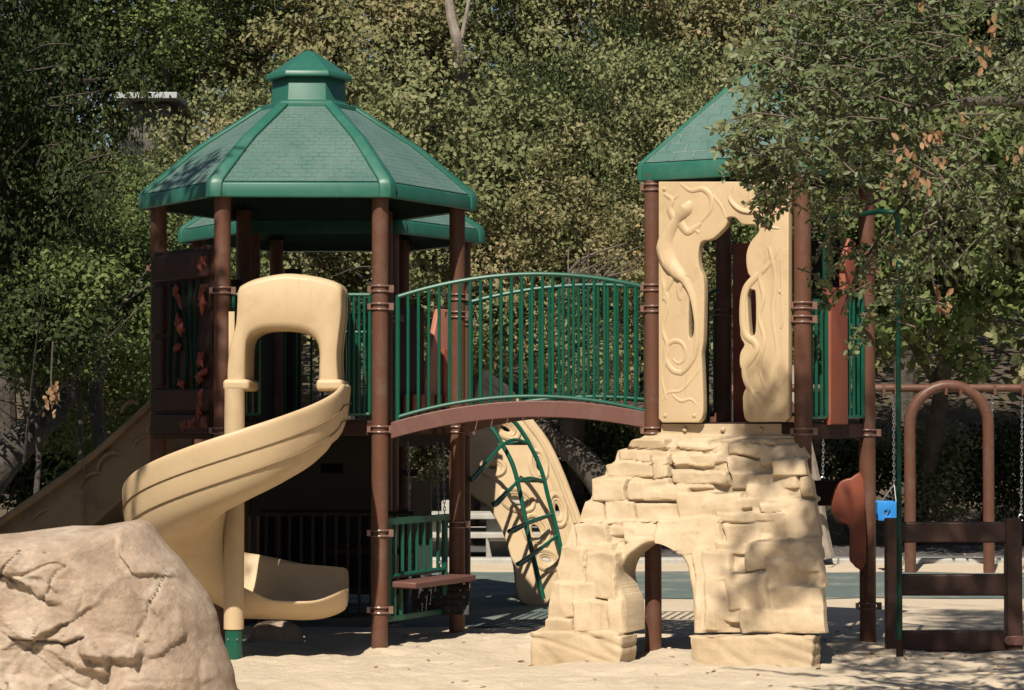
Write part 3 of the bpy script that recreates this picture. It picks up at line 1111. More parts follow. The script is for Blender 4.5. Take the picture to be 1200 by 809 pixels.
def uprof(hi, ho, wall=.035):
    inner = [(.075, hi), (.10, hi * .72), (.16, hi * .36), (.25, hi * .1), (.36, .0), (.48, .0), (.58, .035), (.66, .11), (.715, .22), (.745, max(.30, ho * .8)), (.762, ho)]
    lip = [(.778, ho + .018), (.80, ho + .006), (.802, ho - .025)]
    outer = [(.792, ho * .7), (.782, .15), (.745, .01), (.665, -.085), (.53, -.115), (.38, -.11), (.24, -.075), (.14, -.02), (.10, hi * .3), (.075, hi * .6)]
    return inner + lip + outer


st = []
# straight from the hood, then 270 degrees round the post, then straight to the exit
for i in range(5):
    t = 1 - i / 5
    st.append(('in', t * .72, 1.62 + t * .02, .07, .36))
NS = 46
for i in range(NS + 1):
    th = 270 * i / NS
    f = th / 270
    z = 1.62 - 1.235 * (f ** 1.02)
    st.append(('turn', th, z, .07 + .13 * max(0, f - .7) / .3, .38 + .05 * sin(pi * f) - .04 * f))
for i in range(1, 15):
    t = i / 14
    st.append(('out', t * .80, .385 - .02 * t, max(.065, .20 - .42 * t) + .05 * max(0, t - .75) / .25, .345 - .15 * t ** 1.1))
rings = []
seams = [[], [], []]
under = []
for kind, a, z, hi, ho in st:
    pr = uprof(hi, ho)
    ring = []

    def place(r, dz):
        if kind == 'in':
            return Vector((AX + r, AY + a, z + dz))
        if kind == 'turn':
            ph = -radians(a)
            return Vector((AX + r * cos(ph), AY + r * sin(ph), z + dz))
        t = a / .80
        k = 0 if t < .55 else (t - .55) / .45
        sc = sqrt(max(0, 1 - k * k * .80))
        lift = .10 * k ** 2.5
        return Vector((AX + a, AY + .43 + (r - .43) * sc, z + dz + lift * max(0, 1 - max(dz, 0) / .2)))
    rings.append([place(r, dz) for r, dz in pr])
    if not (kind == 'out'):
        seams[0].append(place(.7935, ho * .62))
        seams[1].append(place(.7735, .105))
mb = MB()
mb.loft(rings)
ch = mb.build('chute', M['tan'], tsl, sub=1, angle=80)
mb = MB()
for s in seams[:2]:
    mb.tube(s, .0045, 5)
mb.build_each('mould_seam', M['seam'], ch)
mb = MB()
mb.tube([(AX, AY, .24), (AX, AY, .55), (AX, AY, 1.97)], .073, 24)
mb.build('centre_post', M['tan'], tsl)
mb = MB()
mb.tube([(AX, AY, -.05), (AX, AY, .26)], .064, 24)
sl = mb.build('post_sleeve', M['gmetal'], tsl)
mb = MB()
for dx in (-.035, .03):
    mb.tube([(AX + dx, AY - .06, .17), (AX + dx, AY - .068, .17)], .007, 8)
mb.build_each('bolt', M['steel'], sl)
# platform lip between post and chute under the hood
mb = MB()
mb.box((AX + .22, 17.75, 1.66), (.36, .5, .06))
mb.build('entry_sill', M['tan'], tsl, bevel=.015)

# hood
HY = 17.42


def hoodring(pts, Y, n=4):
    q = smoothpts([at(p[0], p[1], HY) for p in pts], n)
    return [Vector((p.x, Y, p.z)) for p in q]


def resample(q, n):
    L = [0]
    for i in range(1, len(q)):
        L.append(L[-1] + (q[i] - q[i - 1]).length)
    out = []
    for i in range(n):
        s = L[-1] * i / (n - 1)
        j = min(max(np.searchsorted(L, s) - 1, 0), len(q) - 2)
        t = (s - L[j]) / max(L[j + 1] - L[j], 1e-9)
        out.append(q[j].lerp(q[j + 1], t))
    return out


o_pts = [(267, 458), (266, 443), (266.5, 428), (268, 413), (272, 397), (276, 381), (277.5, 362), (278, 346), (279, 338), (283, 334), (298, 327), (324, 321.5), (343, 320.5), (371, 324), (390, 329), (398, 333), (401, 337), (401, 346), (401, 366), (398, 392), (396, 411), (396, 428), (397, 443), (397, 458)]
i_pts = [(288, 458), (288, 435), (288.5, 413), (290, 402), (295, 394), (309, 388.5), (333, 387.5), (354, 390), (366, 396), (372, 404), (374, 417), (373.5, 437), (373, 458)]
NH = 61


def split_ring(pts, n):
    return resample(smoothpts([Vector((at(p[0], p[1], HY).x, 0, at(p[0], p[1], HY).z)) for p in pts], 6), n)


O = split_ring(o_pts, NH)
I = split_ring(i_pts, NH)
cx = sum(p.x for p in O) / NH
rings = []


def ringat(base, other, t, Y):
    return [Vector((p.x + (q.x - p.x) * t, Y, p.z + (q.z - p.z) * t)) for p, q in zip(base, other)]


rings.append(ringat(O, I, 0.0, 18.02))
rings.append(ringat(O, I, 0.0, 17.75))
rings.append(ringat(O, I, 0.0, 17.47))
rings.append(ringat(O, I, 0.015, 17.43))
rings.append(ringat(O, I, 0.05, 17.405))
rings.append(ringat(O, I, 0.11, 17.395))
rings.append(ringat(O, I, 0.6, 17.395))
rings.append(ringat(O, I, 0.84, 17.40))
rings.append(ringat(O, I, 0.95, 17.415))
rings.append(ringat(I, O, 0.0, 17.46))
rings.append(ringat(I, O, 0.0, 17.70))
rings.append(ringat(I, O, 0.02, 18.0))
mb = MB()
mb.loft(rings, closed_ring=False, caps=False)
# close the two feet
nr = len(rings)
for k in (0, NH - 1):
    base = len(mb.v)
    mb.v += [tuple(r[k]) for r in rings]
    mb.f.append(tuple(range(base, base + nr)))
hd = mb.build('hood', M['tan'], tsl, angle=70, bevel=0)
mb = MB()
zf = at(0, 458, HY).z
for (x0, x1) in ((262, 293), (371, 402)):
    q0, q1 = xx(x0, HY), xx(x1, HY)
    mb.box(((q0 + q1) / 2, 17.70, zf - .005 + .045), (q1 - q0, .66, .085))
mb.build_each('hood_foot', M['tan'], hd, bevel=.028, seg=4)
mb = MB()
mb.tube([Vector((p.x, 17.80, p.z)) + Vector(((p.x - cx) * .004, 0, .003)) for p in O], .004, 5)
mb.build('mould_seam', M['seam'], hd)

# ================================================================== LEFT STRAIGHT SLIDE
tls = thing('straight_slide', 'tan straight slide with curved relief marks descending left of the big hexagonal tower', 'slide', (-3.6, 19.6, 0))
N = 36
path = smoothpts([at(195, 455, 19.7), at(150, 497, 19.6), at(100, 541, 19.5), at(50, 577, 19.4), at(0, 612, 19.3), at(-60, 655, 19.2), at(-120, 690, 19.1)], 6)
path2 = smoothpts([at(195, 548, 19.5), at(150, 580, 19.35), at(100, 622, 19.2), at(50, 650, 19.1), at(0, 690, 19.0), at(-60, 735, 18.9), at(-120, 752, 18.8)], 6)
mb = MB()
rings = []
for a, b in zip(path, path2):
    b = Vector((b.x, b.y, max(b.z, .12)))
    up = (a - b)
    back = Vector((.12, .75, .0))
    ring = [a + Vector((0, 0, .035)), a + Vector((0, -.06, .01)), a + Vector((0, -.065, -.04)), a + Vector((0, -.015, -.075)), b + up * .3, b + Vector((0, .02, 0)), b + Vector((0, .1, -.04)),
            b + back + Vector((0, 0, -.02)), a + back * 1.15 + Vector((0, 0, -.02)), a + back * 1.15 + Vector((0, 0, .03)), a + back + Vector((0, -.01, .0)), b + back * .9 + Vector((0, 0, .10)), b + back * .3 + Vector((0, .0, .10)), a + Vector((0, .05, .0))]
    rings.append(ring)
mb.loft(rings)
lsl = mb.build('chute', M['tan_shaded'], tls, angle=50)
mb = MB()
rr = random.Random(5)
for (px, py, s) in ((166, 525, 14), (128, 545, 14), (108, 568, 14), (55, 611, 15), (150, 480, 9)):
    pts = []
    for k in range(9):
        a = pi * (1.05 - k / 8 * .95)
        xq, yq = px + s * cos(a), py - s * .95 * sin(a) + (-(px + s * cos(a) - px)) * .35
        p = at(xq, yq, 19.42)
        # find the wall plane depth
        t = np.interp(p.x, [v.x for v in path][::-1], [v.y for v in path][::-1])
        pts.append(Vector((p.x, t - .09, p.z)))
    mb.tube(pts, .016, 8)
mb.build_each('arc_relief', M['tan_shaded'], lsl)
mb = MB()
for i in (12, 25):
    mb.tube([path[i] + Vector((0, -.07, 0)), path2[i] + Vector((0, -.012, 0))], .006, 5)
mb.build_each('mould_seam', M['seam'], lsl)
mb = MB()
for (px, D) in ((40, 19.7),):
    q = xx(px, D)
    mb.tube([(q, D, -.05), (q, D, .75)], .05, 14)
mb.build('support_post', M['brown'], tls)

# ================================================================== STONE-LOOK CLIMBER
tc_ = thing('rock_climber', 'tan moulded stone climbing ramp with an arched crawl hole below the lizard panel', 'climbing ramp', (1.25, 17.5, 0))
s0 = F / 17.4


def zc(py):
    return CAMZ - (py - 480) / s0


Lp = [(497, 772), (507, 770), (510, 752), (517, 742), (524, 737), (528, 721), (543, 717), (545, 708), (557, 706), (560, 696), (575, 692), (590, 687), (612, 678), (613, 668), (640, 660), (680, 650), (715, 643), (741, 638)]
Rp = [(497, 925), (510, 929), (512, 936), (535, 943), (560, 948), (562, 952), (600, 956), (640, 960), (690, 964), (741, 968)]
archp = [(733, 780), (733, 738), (733, 705), (728, 690), (726, 672), (733, 655), (745, 645), (756, 638), (771, 636), (785, 641), (797, 650), (805, 664), (808, 680), (811, 700), (812, 741), (812, 780)]
arch = [(v.x, v.y) for v in smoothpts([Vector((xx(p[0], 17.35), zc(p[1]), 0)) for p in archp], 5)]


def inpoly(x, y, poly):
    c = False
    j = len(poly) - 1
    for i in range(len(poly)):
        xi, yi = poly[i]
        xj, yj = poly[j]
        if (yi > y) != (yj > y) and x < (xj - xi) * (y - yi) / (yj - yi) + xi:
            c = not c
        j = i
    return c


A_ = np.array(arch)


def nearest(x, y):
    d = (A_[:, 0] - x) ** 2 + (A_[:, 1] - y) ** 2
    i = int(np.argmin(d))
    best = None
    for k in (i - 1, i):
        if 0 <= k < len(A_) - 1:
            p, q = A_[k], A_[k + 1]
            v = q - p
            t = min(max(np.dot([x - p[0], y - p[1]], v) / max(np.dot(v, v), 1e-12), 0), 1)
            r = p + v * t
            dd_ = (r[0] - x) ** 2 + (r[1] - y) ** 2
            if best is None or dd_ < best[0]:
                best = (dd_, r)
    return sqrt(best[0]), best[1]


RAMP = Upright(1.065, 17.55, 27)


def ramp_map(v):
    """flat design coordinates (x, depth, z at depth 17.4) laid on the turned plane of the ramp"""
    px, py = topx((v[0], 17.4, v[2]))
    face = -.30 if v[2] < zc(744) else -.20 + .55 * min(max((v[2] - .2) / 1.5, 0), 1) ** 1.1 - .05
    return RAMP.at(px, py, v[1] - 17.4 - face, face)


# moulded stones: rectangles in the same flat coordinates as the outline, front face standing out of the sloping ramp
STN = [(640, 100, 850, 145), (450, 100, 640, 132), (340, 78, 470, 125), (305, 118, 412, 160), (470, 130, 640, 186), (408, 135, 468, 212), (635, 142, 775, 192), (770, 140, 905, 200), (265, 152, 462, 204),
       (465, 180, 642, 228), (640, 182, 852, 240), (845, 195, 915, 262), (230, 200, 352, 278), (348, 206, 472, 272), (385, 224, 522, 274), (690, 214, 905, 284), (475, 244, 684, 338), (268, 268, 372, 398), (365, 274, 578, 340), (700, 270, 912, 388), (180, 270, 275, 345),
       (325, 334, 452, 398), (420, 316, 622, 424), (180, 334, 292, 424), (618, 334, 724, 424), (195, 392, 305, 520), (688, 386, 922, 484), (130, 400, 215, 520), (212, 418, 326, 566), (568, 418, 655, 664), (628, 480, 765, 630), (745, 440, 925, 530),
       (82, 506, 165, 664), (143, 508, 252, 620), (640, 520, 932, 595), (178, 562, 305, 664), (284, 556, 338, 664), (678, 584, 935, 668), (80, 615, 185, 664), (440, 358, 562, 436), (536, 410, 590, 664)]
rr = random.Random(12)
STONES = []
for (a, b, c, d) in STN:
    STONES.append((600 + a / 2.5275, 480 + b / 2.5275, 600 + c / 2.5275, 480 + d / 2.5275, rr.uniform(.028, .085), rr.uniform(-.034, .034), rr.uniform(.30, .80), rr.random()))


for i in range(30):      # thin ledges between the big stones, most of them high on the ramp
    yy = 512 + 165 * rr.random() ** 1.6
    hw = np.interp(yy, [500, 580, 680], [70, 110, 140])
    xx_ = 840 + rr.uniform(-hw, hw) if yy < 600 else rr.choice([rr.uniform(660, 720), rr.uniform(830, 950)])
    w_ = rr.uniform(16, 42)
    STONES.append((xx_ - w_, yy, xx_ + w_, yy + rr.uniform(8, 17), rr.uniform(.03, .06), rr.uniform(-.02, .02), rr.uniform(.5, .9), rr.random()))


def base_d(z):
    return 17.20 + .55 * min(max((z - .2) / 1.5, 0), 1) ** 1.1


def sstep(x):
    x = min(max(x, 0), 1)
    return x * x * (3 - 2 * x)


def stone_depth(X, z):
    px = 600 + X * s0
    py = 480 + (CAMZ - z) * s0
    px2 = px + 5.5 * mnoise.noise(Vector((X * 3, z * 5, 9.7))) + 1.5 * mnoise.noise(Vector((X * 11, z * 11, 5)))
    py2 = py + 4.0 * mnoise.noise(Vector((X * 4, z * 4, 3.1))) + 1.2 * mnoise.noise(Vector((X * 12, z * 12, 8)))
    d = base_d(z) + .012 * mnoise.noise(Vector((X * 3, z * 3, 1)))
    for (x0, y0, x1, y1, p, tilt, sl_, sd_) in STONES:
        if px2 < x0 - 1 or px2 > x1 + 1 or py2 < y0 - 1 or py2 > y1 + 1:
            continue
        u = (px2 - x0) / (x1 - x0)
        v = (py2 - y0) / (y1 - y0)
        zm = zc(y0 + (y1 - y0) * .62)
        face = base_d(z) * (1 - sl_) + base_d(zm) * sl_ - p + tilt * (u - .5) * 2
        # hollows and swellings on the face
        face += .042 * mnoise.noise(Vector((X * 3.4 + sd_ * 40, z * 4.6, sd_ * 17)))
        e = min(px2 - x0, x1 - px2)
        wv = 1 - sstep((e + .8) / 4.2)
        t_ = 1 - sstep((py2 - y0 + .6) / 2.6)
        b_ = 1 - sstep((y1 - py2 + .6) / 4.2)
        k = max(wv, b_ * .85, t_)
        f = face + k * (p + .05)
        if f < d:
            d = f
    d += .0035 * mnoise.noise(Vector((X * 17, z * 17, 2)))
    da, _ = nearest(X, z)
    if da < .10 and z < zc(630):
        t = sstep((.10 - da) / .035)
        rimd = base_d(z) - .055 + .012 * mnoise.noise(Vector((X * 6, z * 6, 4)))
        rimd += .03 * max(0, 1 - da / .02) ** 2
        d = d * (1 - t) + min(d, rimd) * t
    if z > zc(514):
        d = 17.755
        if z < zc(511):
            d = 17.73
    return d


NU, NV = 250, 190
ztop, zbot = zc(497), zc(741)
grid = [[None] * (NU + 1) for _ in range(NV + 1)]
for j in range(NV + 1):
    z = ztop + (zbot - ztop) * j / NV
    py = 480 + (CAMZ - z) * s0
    xL = (np.interp(py, [p[0] for p in Lp], [p[1] for p in Lp]) - 600) / s0
    xR = (np.interp(py, [p[0] for p in Rp], [p[1] for p in Rp]) - 600) / s0
    for i in range(NU + 1):
        grid[j][i] = (xL + (xR - xL) * i / NU, z)
inside = [[inpoly(x, z, arch) for (x, z) in r] for r in grid]
bm = bmesh.new()
vid = {}


def gv(j, i):
    if (j, i) not in vid:
        x, z = grid[j][i]
        if inside[j][i]:
            _, q = nearest(x, z)
            x, z = float(q[0]), float(q[1])
        s = stone_depth(x, z)
        # keep what is seen at its place: spread x with depth
        vid[(j, i)] = bm.verts.new((x, s, z))
    return vid[(j, i)]


for j in range(NV):
    for i in range(NU):
        ins = inside[j][i] + inside[j][i + 1] + inside[j + 1][i] + inside[j + 1][i + 1]
        if ins >= 3:
            continue
        bm.faces.new([gv(j, i), gv(j, i + 1), gv(j + 1, i + 1), gv(j + 1, i)])
bmesh.ops.smooth_vert(bm, verts=bm.verts, factor=.35, use_axis_x=False, use_axis_y=True, use_axis_z=False)
be = [e for e in bm.edges if e.is_boundary]
ret = bmesh.ops.extrude_edge_only(bm, edges=be)
for v in [g for g in ret['geom'] if isinstance(g, bmesh.types.BMVert)]:
    z = v.co.z
    if nearest(v.co.x, z)[0] < .03:
        v.co.y = max(v.co.y + .05, 17.50 + .28 * min(max((z - .2) / 1.5, 0), 1))
    else:
        v.co.y += .07
bm.normal_update()
bmesh.ops.recalc_face_normals(bm, faces=bm.faces)
o0 = worigin(tc_)
for v in bm.verts:
    v.co = ramp_map(v.co) - o0
me = bpy.data.meshes.new('stone_wall')
bm.to_mesh(me)
bm.free()
link('stone_wall', me, M['tan_stone'], tc_, smooth=True, angle=50)


def stone_block(px0, px1, py0, py1, Y0, Y1, seed, D=17.4):
    x0, x1 = xx(px0, D), xx(px1, D)
    z0, z1 = zz(py1, D), zz(py0, D)
    bm = bmesh.new()
    bmesh.ops.create_cube(bm, size=1)
    bmesh.ops.subdivide_edges(bm, edges=bm.edges, cuts=22, use_grid_fill=True)
    o0 = worigin(tc_)
    for v in bm.verts:
        c = v.co.copy()
        # rounded box
        q = Vector(((x1 - x0) * c.x, (Y1 - Y0) * c.y, (z1 - z0) * c.z))
        h = Vector(((x1 - x0) / 2, (Y1 - Y0) / 2, (z1 - z0) / 2))
        r = .022
        inn = Vector([max(-h[k] + r, min(h[k] - r, q[k])) for k in range(3)])
        dd_ = q - inn
        if dd_.length > 1e-6:
            q = inn + dd_.normalized() * min(dd_.length, r)
        w = Vector(((x0 + x1) / 2, (Y0 + Y1) / 2, (z0 + z1) / 2)) + q
        nz = mnoise.noise(w * 5 + Vector((seed, 0, 0))) * .016 + mnoise.noise(w * 17) * .005
        ridge = abs(mnoise.noise(Vector((w.x * 3 + w.z * 6, seed, w.z * 1.5))))
        nz += -.012 * max(0, 1 - ridge / .12)
        nm = Vector((c.x * (abs(c.x) > .49), c.y * (abs(c.y) > .49), c.z * (abs(c.z) > .49)))
        v.co = ramp_map(w + nm * 2 * nz) - o0
    bmesh.ops.recalc_face_normals(bm, faces=bm.faces)
    me = bpy.data.meshes.new('base_block')
    bm.to_mesh(me)
    bm.free()
    return link('base_block', me, M['tan_stone'], tc_, smooth=True, angle=60)


stone_block(624, 730, 738, 788, 17.05, 17.36, 3)
stone_block(812, 954, 744, 792, 17.05, 17.25, 8)
mb = MB()
for px in (781, 826, 871, 916):
    q = RAMP.at(px, 504, .34)
    mb.tube([q + RAMP.n * .03, q, q - RAMP.n * .008], [.02, .018, .009], 12)
mb.build_each('bolt', M['tan_stone'], tc_)

# ================================================================== HOLE CLIMBER + ARCHED LADDER
YH = 22.5
th_ = thing('hole_climber', 'tan leaning climbing panel with ringed oval holes under the bridge', 'climbing panel', (xx(615, YH), YH, 0))
hol = [(566, 438), (575, 441), (600, 462), (620, 490), (640, 517), (655, 547), (668, 580), (680, 615), (682, 650), (668, 680), (652, 702), (612, 700), (604, 660), (592, 622), (574, 592), (552, 574), (549, 540), (554, 495), (560, 460)]
holes = [((592, 503), 15, 8, .5), ((577, 548), 12, 8, .1), ((631, 546), 8, 15, -.2), ((606, 586), 17, 10, .35), ((653, 598), 8, 16, -.2), ((628, 622), 11, 17, -.5), ((640, 655), 13, 9, .4)]


def hmap(u, v, w):
    # lean back with height, and curl towards the left edge
    k = (v - .9)
    return (u, YH + w + .30 * k - .25 * (xx(640, YH) - u), v)


sH = YH / F


def hl(c, a, b, r):
    q = at(c[0], c[1], YH)
    return ell(q.x, q.z, a * sH, b * sH, 22, -r)


hp_ = outline('holed_panel', [pxloop(hol, YH, 4)] + [hl(c, a * .66, b * .66, r) for c, a, b, r in holes], .09, hmap, M['tan'], th_, bevel=.025, res=3)
mb = MB()
for c, a, b, r in holes:
    for sc, rad in ((1.16, .027), (.80, .014)):
        pts = [Vector(hmap(u, v, -.042)) for u, v in hl(c, a * sc, b * sc, r)]
        mb.tube(pts, rad, 8, closed=True)
mb.build_each('hole_ring', M['tan'], hp_)
mb = MB()
rim = smoothpts([at(p[0] - 5, p[1] + 3, YH) for p in hol[1:9]], 5)
mb.tube([Vector(hmap(v.x, v.z, -.045)) for v in rim], .02, 8)
rim = smoothpts([at(p[0] - 13, p[1] + 6, YH) for p in hol[1:9]], 5)
mb.tube([Vector(hmap(v.x, v.z, -.045)) for v in rim], .012, 8)
mb.build_each('edge_rim', M['tan'], hp_)
mb = MB()
mb.tube([(xx(625, YH), YH + .02, -.05), (xx(625, YH), YH + .02, .5)], .07, 14)
mb.build('foot_post', M['tan'], th_)

tld = thing('arched_ladder', 'green arched tube ladder in front of the holed climbing panel', 'ladder', (xx(640, 19.2), 19.2, 0))
YL = 21.9
rl1 = smoothpts([at(558, 498, YL + .1), at(574, 500, YL + .05), at(588, 520, YL), at(602, 548, YL - .05), at(612, 590, YL - .1), at(620, 630, YL - .15), at(628, 665, YL - .2), at(637, 702, YL - .25)], 5)
rl2 = smoothpts([at(596, 490, YL + .1), at(606, 498, YL + .1), at(620, 520, YL + .1), at(634, 550, YL + .1), at(643, 585, YL + .08), at(651, 615, YL + .05), at(658, 648, YL + .0), at(664, 700, YL)], 5)
mb = MB()
mb.tube(rl1, .021, 10)
mb.tube(rl2, .021, 10)
mb.build_each('rail', M['gmetal'], tld)
for (i, j, lx, ly) in ((10, 10, 552, 560), (17, 17, 578, 590), (23, 23, 596, 623), (28, 27, 606, 661)):
    mb = MB()
    a, b = rl1[min(i, len(rl1) - 1)], rl2[min(j, len(rl2) - 1)]
    mb.tube([a, b], .015, 8)
    l = at(lx, ly, YL - .5)
    mb.tube(smoothpts([b, a.lerp(b, .2) + Vector((0, -.1, .02)), l + Vector((.03, -.02, .02)), l, l + Vector((.04, .1, -.01)), a], 4), .015, 8)
    mb.build('rung', M['gmetal'], tld)

# ================================================================== BOULDERS


def boulder(name, label, cx, cy, hx, hy, hz, seed, mat, fz=None, sub=6, rough=1.0, e=.45, xlim=None, group=None):
    bm = bmesh.new()
    bmesh.ops.create_icosphere(bm, subdivisions=sub, radius=1)
    sg = lambda v, p: math.copysign(abs(v) ** p, v)
    for v in bm.verts:
        n = v.co.normalized()
        m_ = max(abs(n.x), abs(n.y), abs(n.z))
        q = n / (abs(n.x) ** (2 / e) + abs(n.y) ** (2 / e) + abs(n.z) ** (2 / e)) ** (e / 2)
        z = q.z * hz
        x, y = q.x * hx, q.y * hy
        if xlim:
            zl = max(z, 0)
            k = np.interp(zl, xlim[0], xlim[1])
            if x > 0:
                x *= k
        if fz:
            z = z * fz(x)
        w = Vector((x, y, z))
        s = Vector((seed * 3.1, seed, 0))
        d = .10 * mnoise.fractal(w * 1.1 + s, 1.0, 2.0, 4) + .055 * mnoise.ridged_multi_fractal(w * 1.7 + s, 1.0, 2.1, 5, 1.0, 2.0) - .06
        c = mnoise.noise(w * 1.5 + s * 2)
        d += -.05 * max(0, 1 - abs(c) / .05) - .03 * max(0, 1 - abs(mnoise.noise(w * 3.3 + s)) / .05)
        st_ = mnoise.noise(w * 2.0 - s)
        d += .06 * (1 if st_ > .18 else (0 if st_ < .12 else (st_ - .12) / .06))
        d += .012 * mnoise.fractal(w * 9 + s, 1.0, 2.0, 4)
        v.co = w + n * d * rough
    me = bpy.data.meshes.new(name)
    bm.to_mesh(me)
    bm.free()
    o = link(name, me, mat, None, smooth=True, angle=180)
    o.location = (cx, cy, 0)
    tag(o, label, 'boulder', group)
    return o


def big_boulder():
    D = 14.35
    sil = [(-400, 760), (-380, 700), (-300, 650), (-200, 636), (-100, 632), (-20, 630), (40, 623), (75, 619), (110, 619), (135, 615), (153, 612), (166, 616), (180, 632), (192, 646), (206, 659), (220, 680), (236, 702), (247, 725), (252, 748), (260, 772), (268, 800), (274, 840), (272, 870), (180, 880), (60, 880), (-60, 880), (-250, 880), (-390, 860)]
    S = [(v.x, v.z) for v in [at(p[0], p[1], D) for p in sil]]
    S = [(x, max(z, -.12)) for x, z in S]
    cxx, czz = xx(-110, D), .42
    NA, NR = 560, 150
    q = resample([Vector((x, 0, z)) for x, z in S + S[:1]], NA + 1)[:-1]
    rr = random.Random(9)
    cells = [(rr.uniform(-4.2, -1.5), rr.uniform(-.1, 1.3), rr.uniform(-.42, .42), rr.uniform(-.42, .35), rr.uniform(-.03, .03)) for _ in range(38)]
    # the knob, the ledges and the long diagonal cracks read off the stone
    cr_ = [[(-2.0, .88), (-2.08, .78), (-2.16, .66), (-2.22, .52), (-2.24, .40)], [(-2.9, .98), (-3.0, .82), (-3.12, .68), (-3.25, .60)], [(-2.62, .90), (-2.72, .80), (-2.76, .70)], [(-2.9, .52), (-2.75, .50), (-2.6, .46), (-2.5, .50)]]

    def relief(x, z):
        wx = x + .07 * mnoise.noise(Vector((x * 3, z * 3, 1))) + .02 * mnoise.noise(Vector((x * 11, z * 11, 2)))
        wz = z + .07 * mnoise.noise(Vector((x * 3, z * 3, 7))) + .02 * mnoise.noise(Vector((x * 11, z * 11, 5)))
        b1 = b2 = 9
        for c in cells:
            d2 = (wx - c[0]) ** 2 + ((wz - c[1]) * 1.25) ** 2
            if d2 < b1:
                b2, b1, c1 = b1, d2, c
            elif d2 < b2:
                b2 = d2
        h = c1[4] + c1[2] * (wx - c1[0]) * .55 + c1[3] * (wz - c1[1]) * .55
        edge = sqrt(b2) - sqrt(b1)
        h = h * (.55 + .45 * sstep(edge / .05))
        h += .035 * mnoise.fractal(Vector((x * 1.4, z * 1.4, 3)), 1, 2, 4)
        rg = abs(mnoise.noise(Vector((x * 2.6 + z * 1.2, z * 2.2, 11))))
        h -= .014 * max(0, 1 - rg / .04)
        h += .005 * mnoise.fractal(Vector((x * 9, z * 9, 5)), .9, 2, 4)
        h += .004 * mnoise.noise(Vector((x * 40, z * 40, 5)))
        for ln in cr_:
            for (p, r) in zip(ln[:-1], ln[1:]):
                vx, vz = r[0] - p[0], r[1] - p[1]
                t = min(max(((wx - p[0]) * vx + (wz - p[1]) * vz) / (vx * vx + vz * vz), 0), 1)
                dd = math.hypot(wx - p[0] - vx * t, wz - p[1] - vz * t)
                h -= .026 * max(0, 1 - dd / .014)
                # one side of the crack stands higher
                side = vx * (wz - p[1]) - vz * (wx - p[0])
                if dd < .12 and 0 < t < 1:
                    h += .028 * (1 - dd / .12) * (1 if side > 0 else -.4)
        # knob
        kx, kz = (wx + 2.36) / .16, (wz - .42) / .10
        kd = kx * kx + kz * kz
        if kd < 1.3:
            h += .085 * min(1, max(0, 1.3 - kd) / .5) * (1 if kz > -.2 else max(0, 1 + (kz + .2) * 1.6))
        return h
    vs, fs = [], []
    for side in (0, 1):
        for j in range(NR + 1):
            t = 1 - (j / NR) ** 1.25 if j < NR else 0
            for i in range(NA):
                b = q[i]
                jig = 1 + (.010 * mnoise.noise(Vector((b.x * 5, b.z * 5, 0))) + .002 * mnoise.noise(Vector((b.x * 16, b.z * 16, 0)))) * t ** 4
                x = cxx + (b.x - cxx) * t * jig
                z = czz + (b.z - czz) * t * jig
                prof = (1 - t ** 9) ** .6
                lean = .10 * (z - .4)
                if side == 0:
                    y = D + .25 - .62 * prof + lean * prof - relief(x, z) * min(1, prof * 1.6)
                else:
                    y = D + .25 + .75 * prof + .06 * mnoise.noise(Vector((x * 2, z * 2, 30))) * prof
                if j == 0 and side == 1:
                    y = D + .25
                if j == 0 and side == 0:
                    y = D + .25
                vs.append((x - cxx, y - D, z))
        o = side * (NR + 1) * NA
        for j in range(NR):
            for i in range(NA):
                i2 = (i + 1) % NA
                fs.append((o + j * NA + i, o + j * NA + i2, o + (j + 1) * NA + i2, o + (j + 1) * NA + i))
    me = bpy.data.meshes.new('boulder')
    me.from_pydata(vs, [], fs)
    bm = bmesh.new()
    bm.from_mesh(me)
    bmesh.ops.remove_doubles(bm, verts=bm.verts, dist=.0025)
    bmesh.ops.recalc_face_normals(bm, faces=bm.faces)
    bm.to_mesh(me)
    bm.free()
    o = link('boulder', me, M['rock'], None, smooth=True, angle=180)
    o.location = (cxx, D, 0)
    tag(o, 'huge pinkish tan boulder in the sand at lower left', 'boulder')


big_boulder()
boulder('boulder', 'small pale rock in the shade beneath the end of the spiral slide', xx(325, 18.6), 18.6, .20, .16, .17, 4, M['rock'], sub=5, rough=.3, e=.7)
boulder('boulder', 'little stone at the right foot of the huge boulder', xx(268, 14.9), 14.9, .07, .08, .07, 6, M['rock'], sub=4, rough=.15, e=.7)

# ================================================================== TIMBER BARRIER
YB = 18.0
tt = thing('timber_barrier', 'dark brown three-rail barrier standing in shade at the right', 'barrier', (xx(1115, YB), YB, 0))
for px in (1046, 1186):
    mb = MB()
    mb.box((xx(px, YB), YB, .475), (.12, .12, 1.05))
    mb.build('post', M['timber'], tt, bevel=.012)
for (p0, p1) in ((612, 636), (673, 698), (739, 763)):
    mb = MB()
    z0, z1 = zz(p1, YB), zz(p0, YB)
    mb.box((xx(1116, YB), YB + .005, (z0 + z1) / 2), (xx(1180, YB) - xx(1052, YB) - .012, .09, z1 - z0))
    mb.build('rail', M['timber'], tt, bevel=.012)
mb = MB()
q = at(1187, 751, YB - .075)
mb.tube([(q.x - .03, q.y + .02, q.z), (q.x - .03, q.y - .01, q.z)], .035, 14)
mb.box((q.x + .03, q.y + .01, q.z), (.10, .03, .07))
mb.build('bracket', M['beam'], tt, bevel=.005)

# ================================================================== SWINGS
YW = 26.6
tw = thing('swing_set', 'brown steel arch swing frame with a long top beam behind the barrier', 'swing set', (xx(1112, YW), YW, 0))


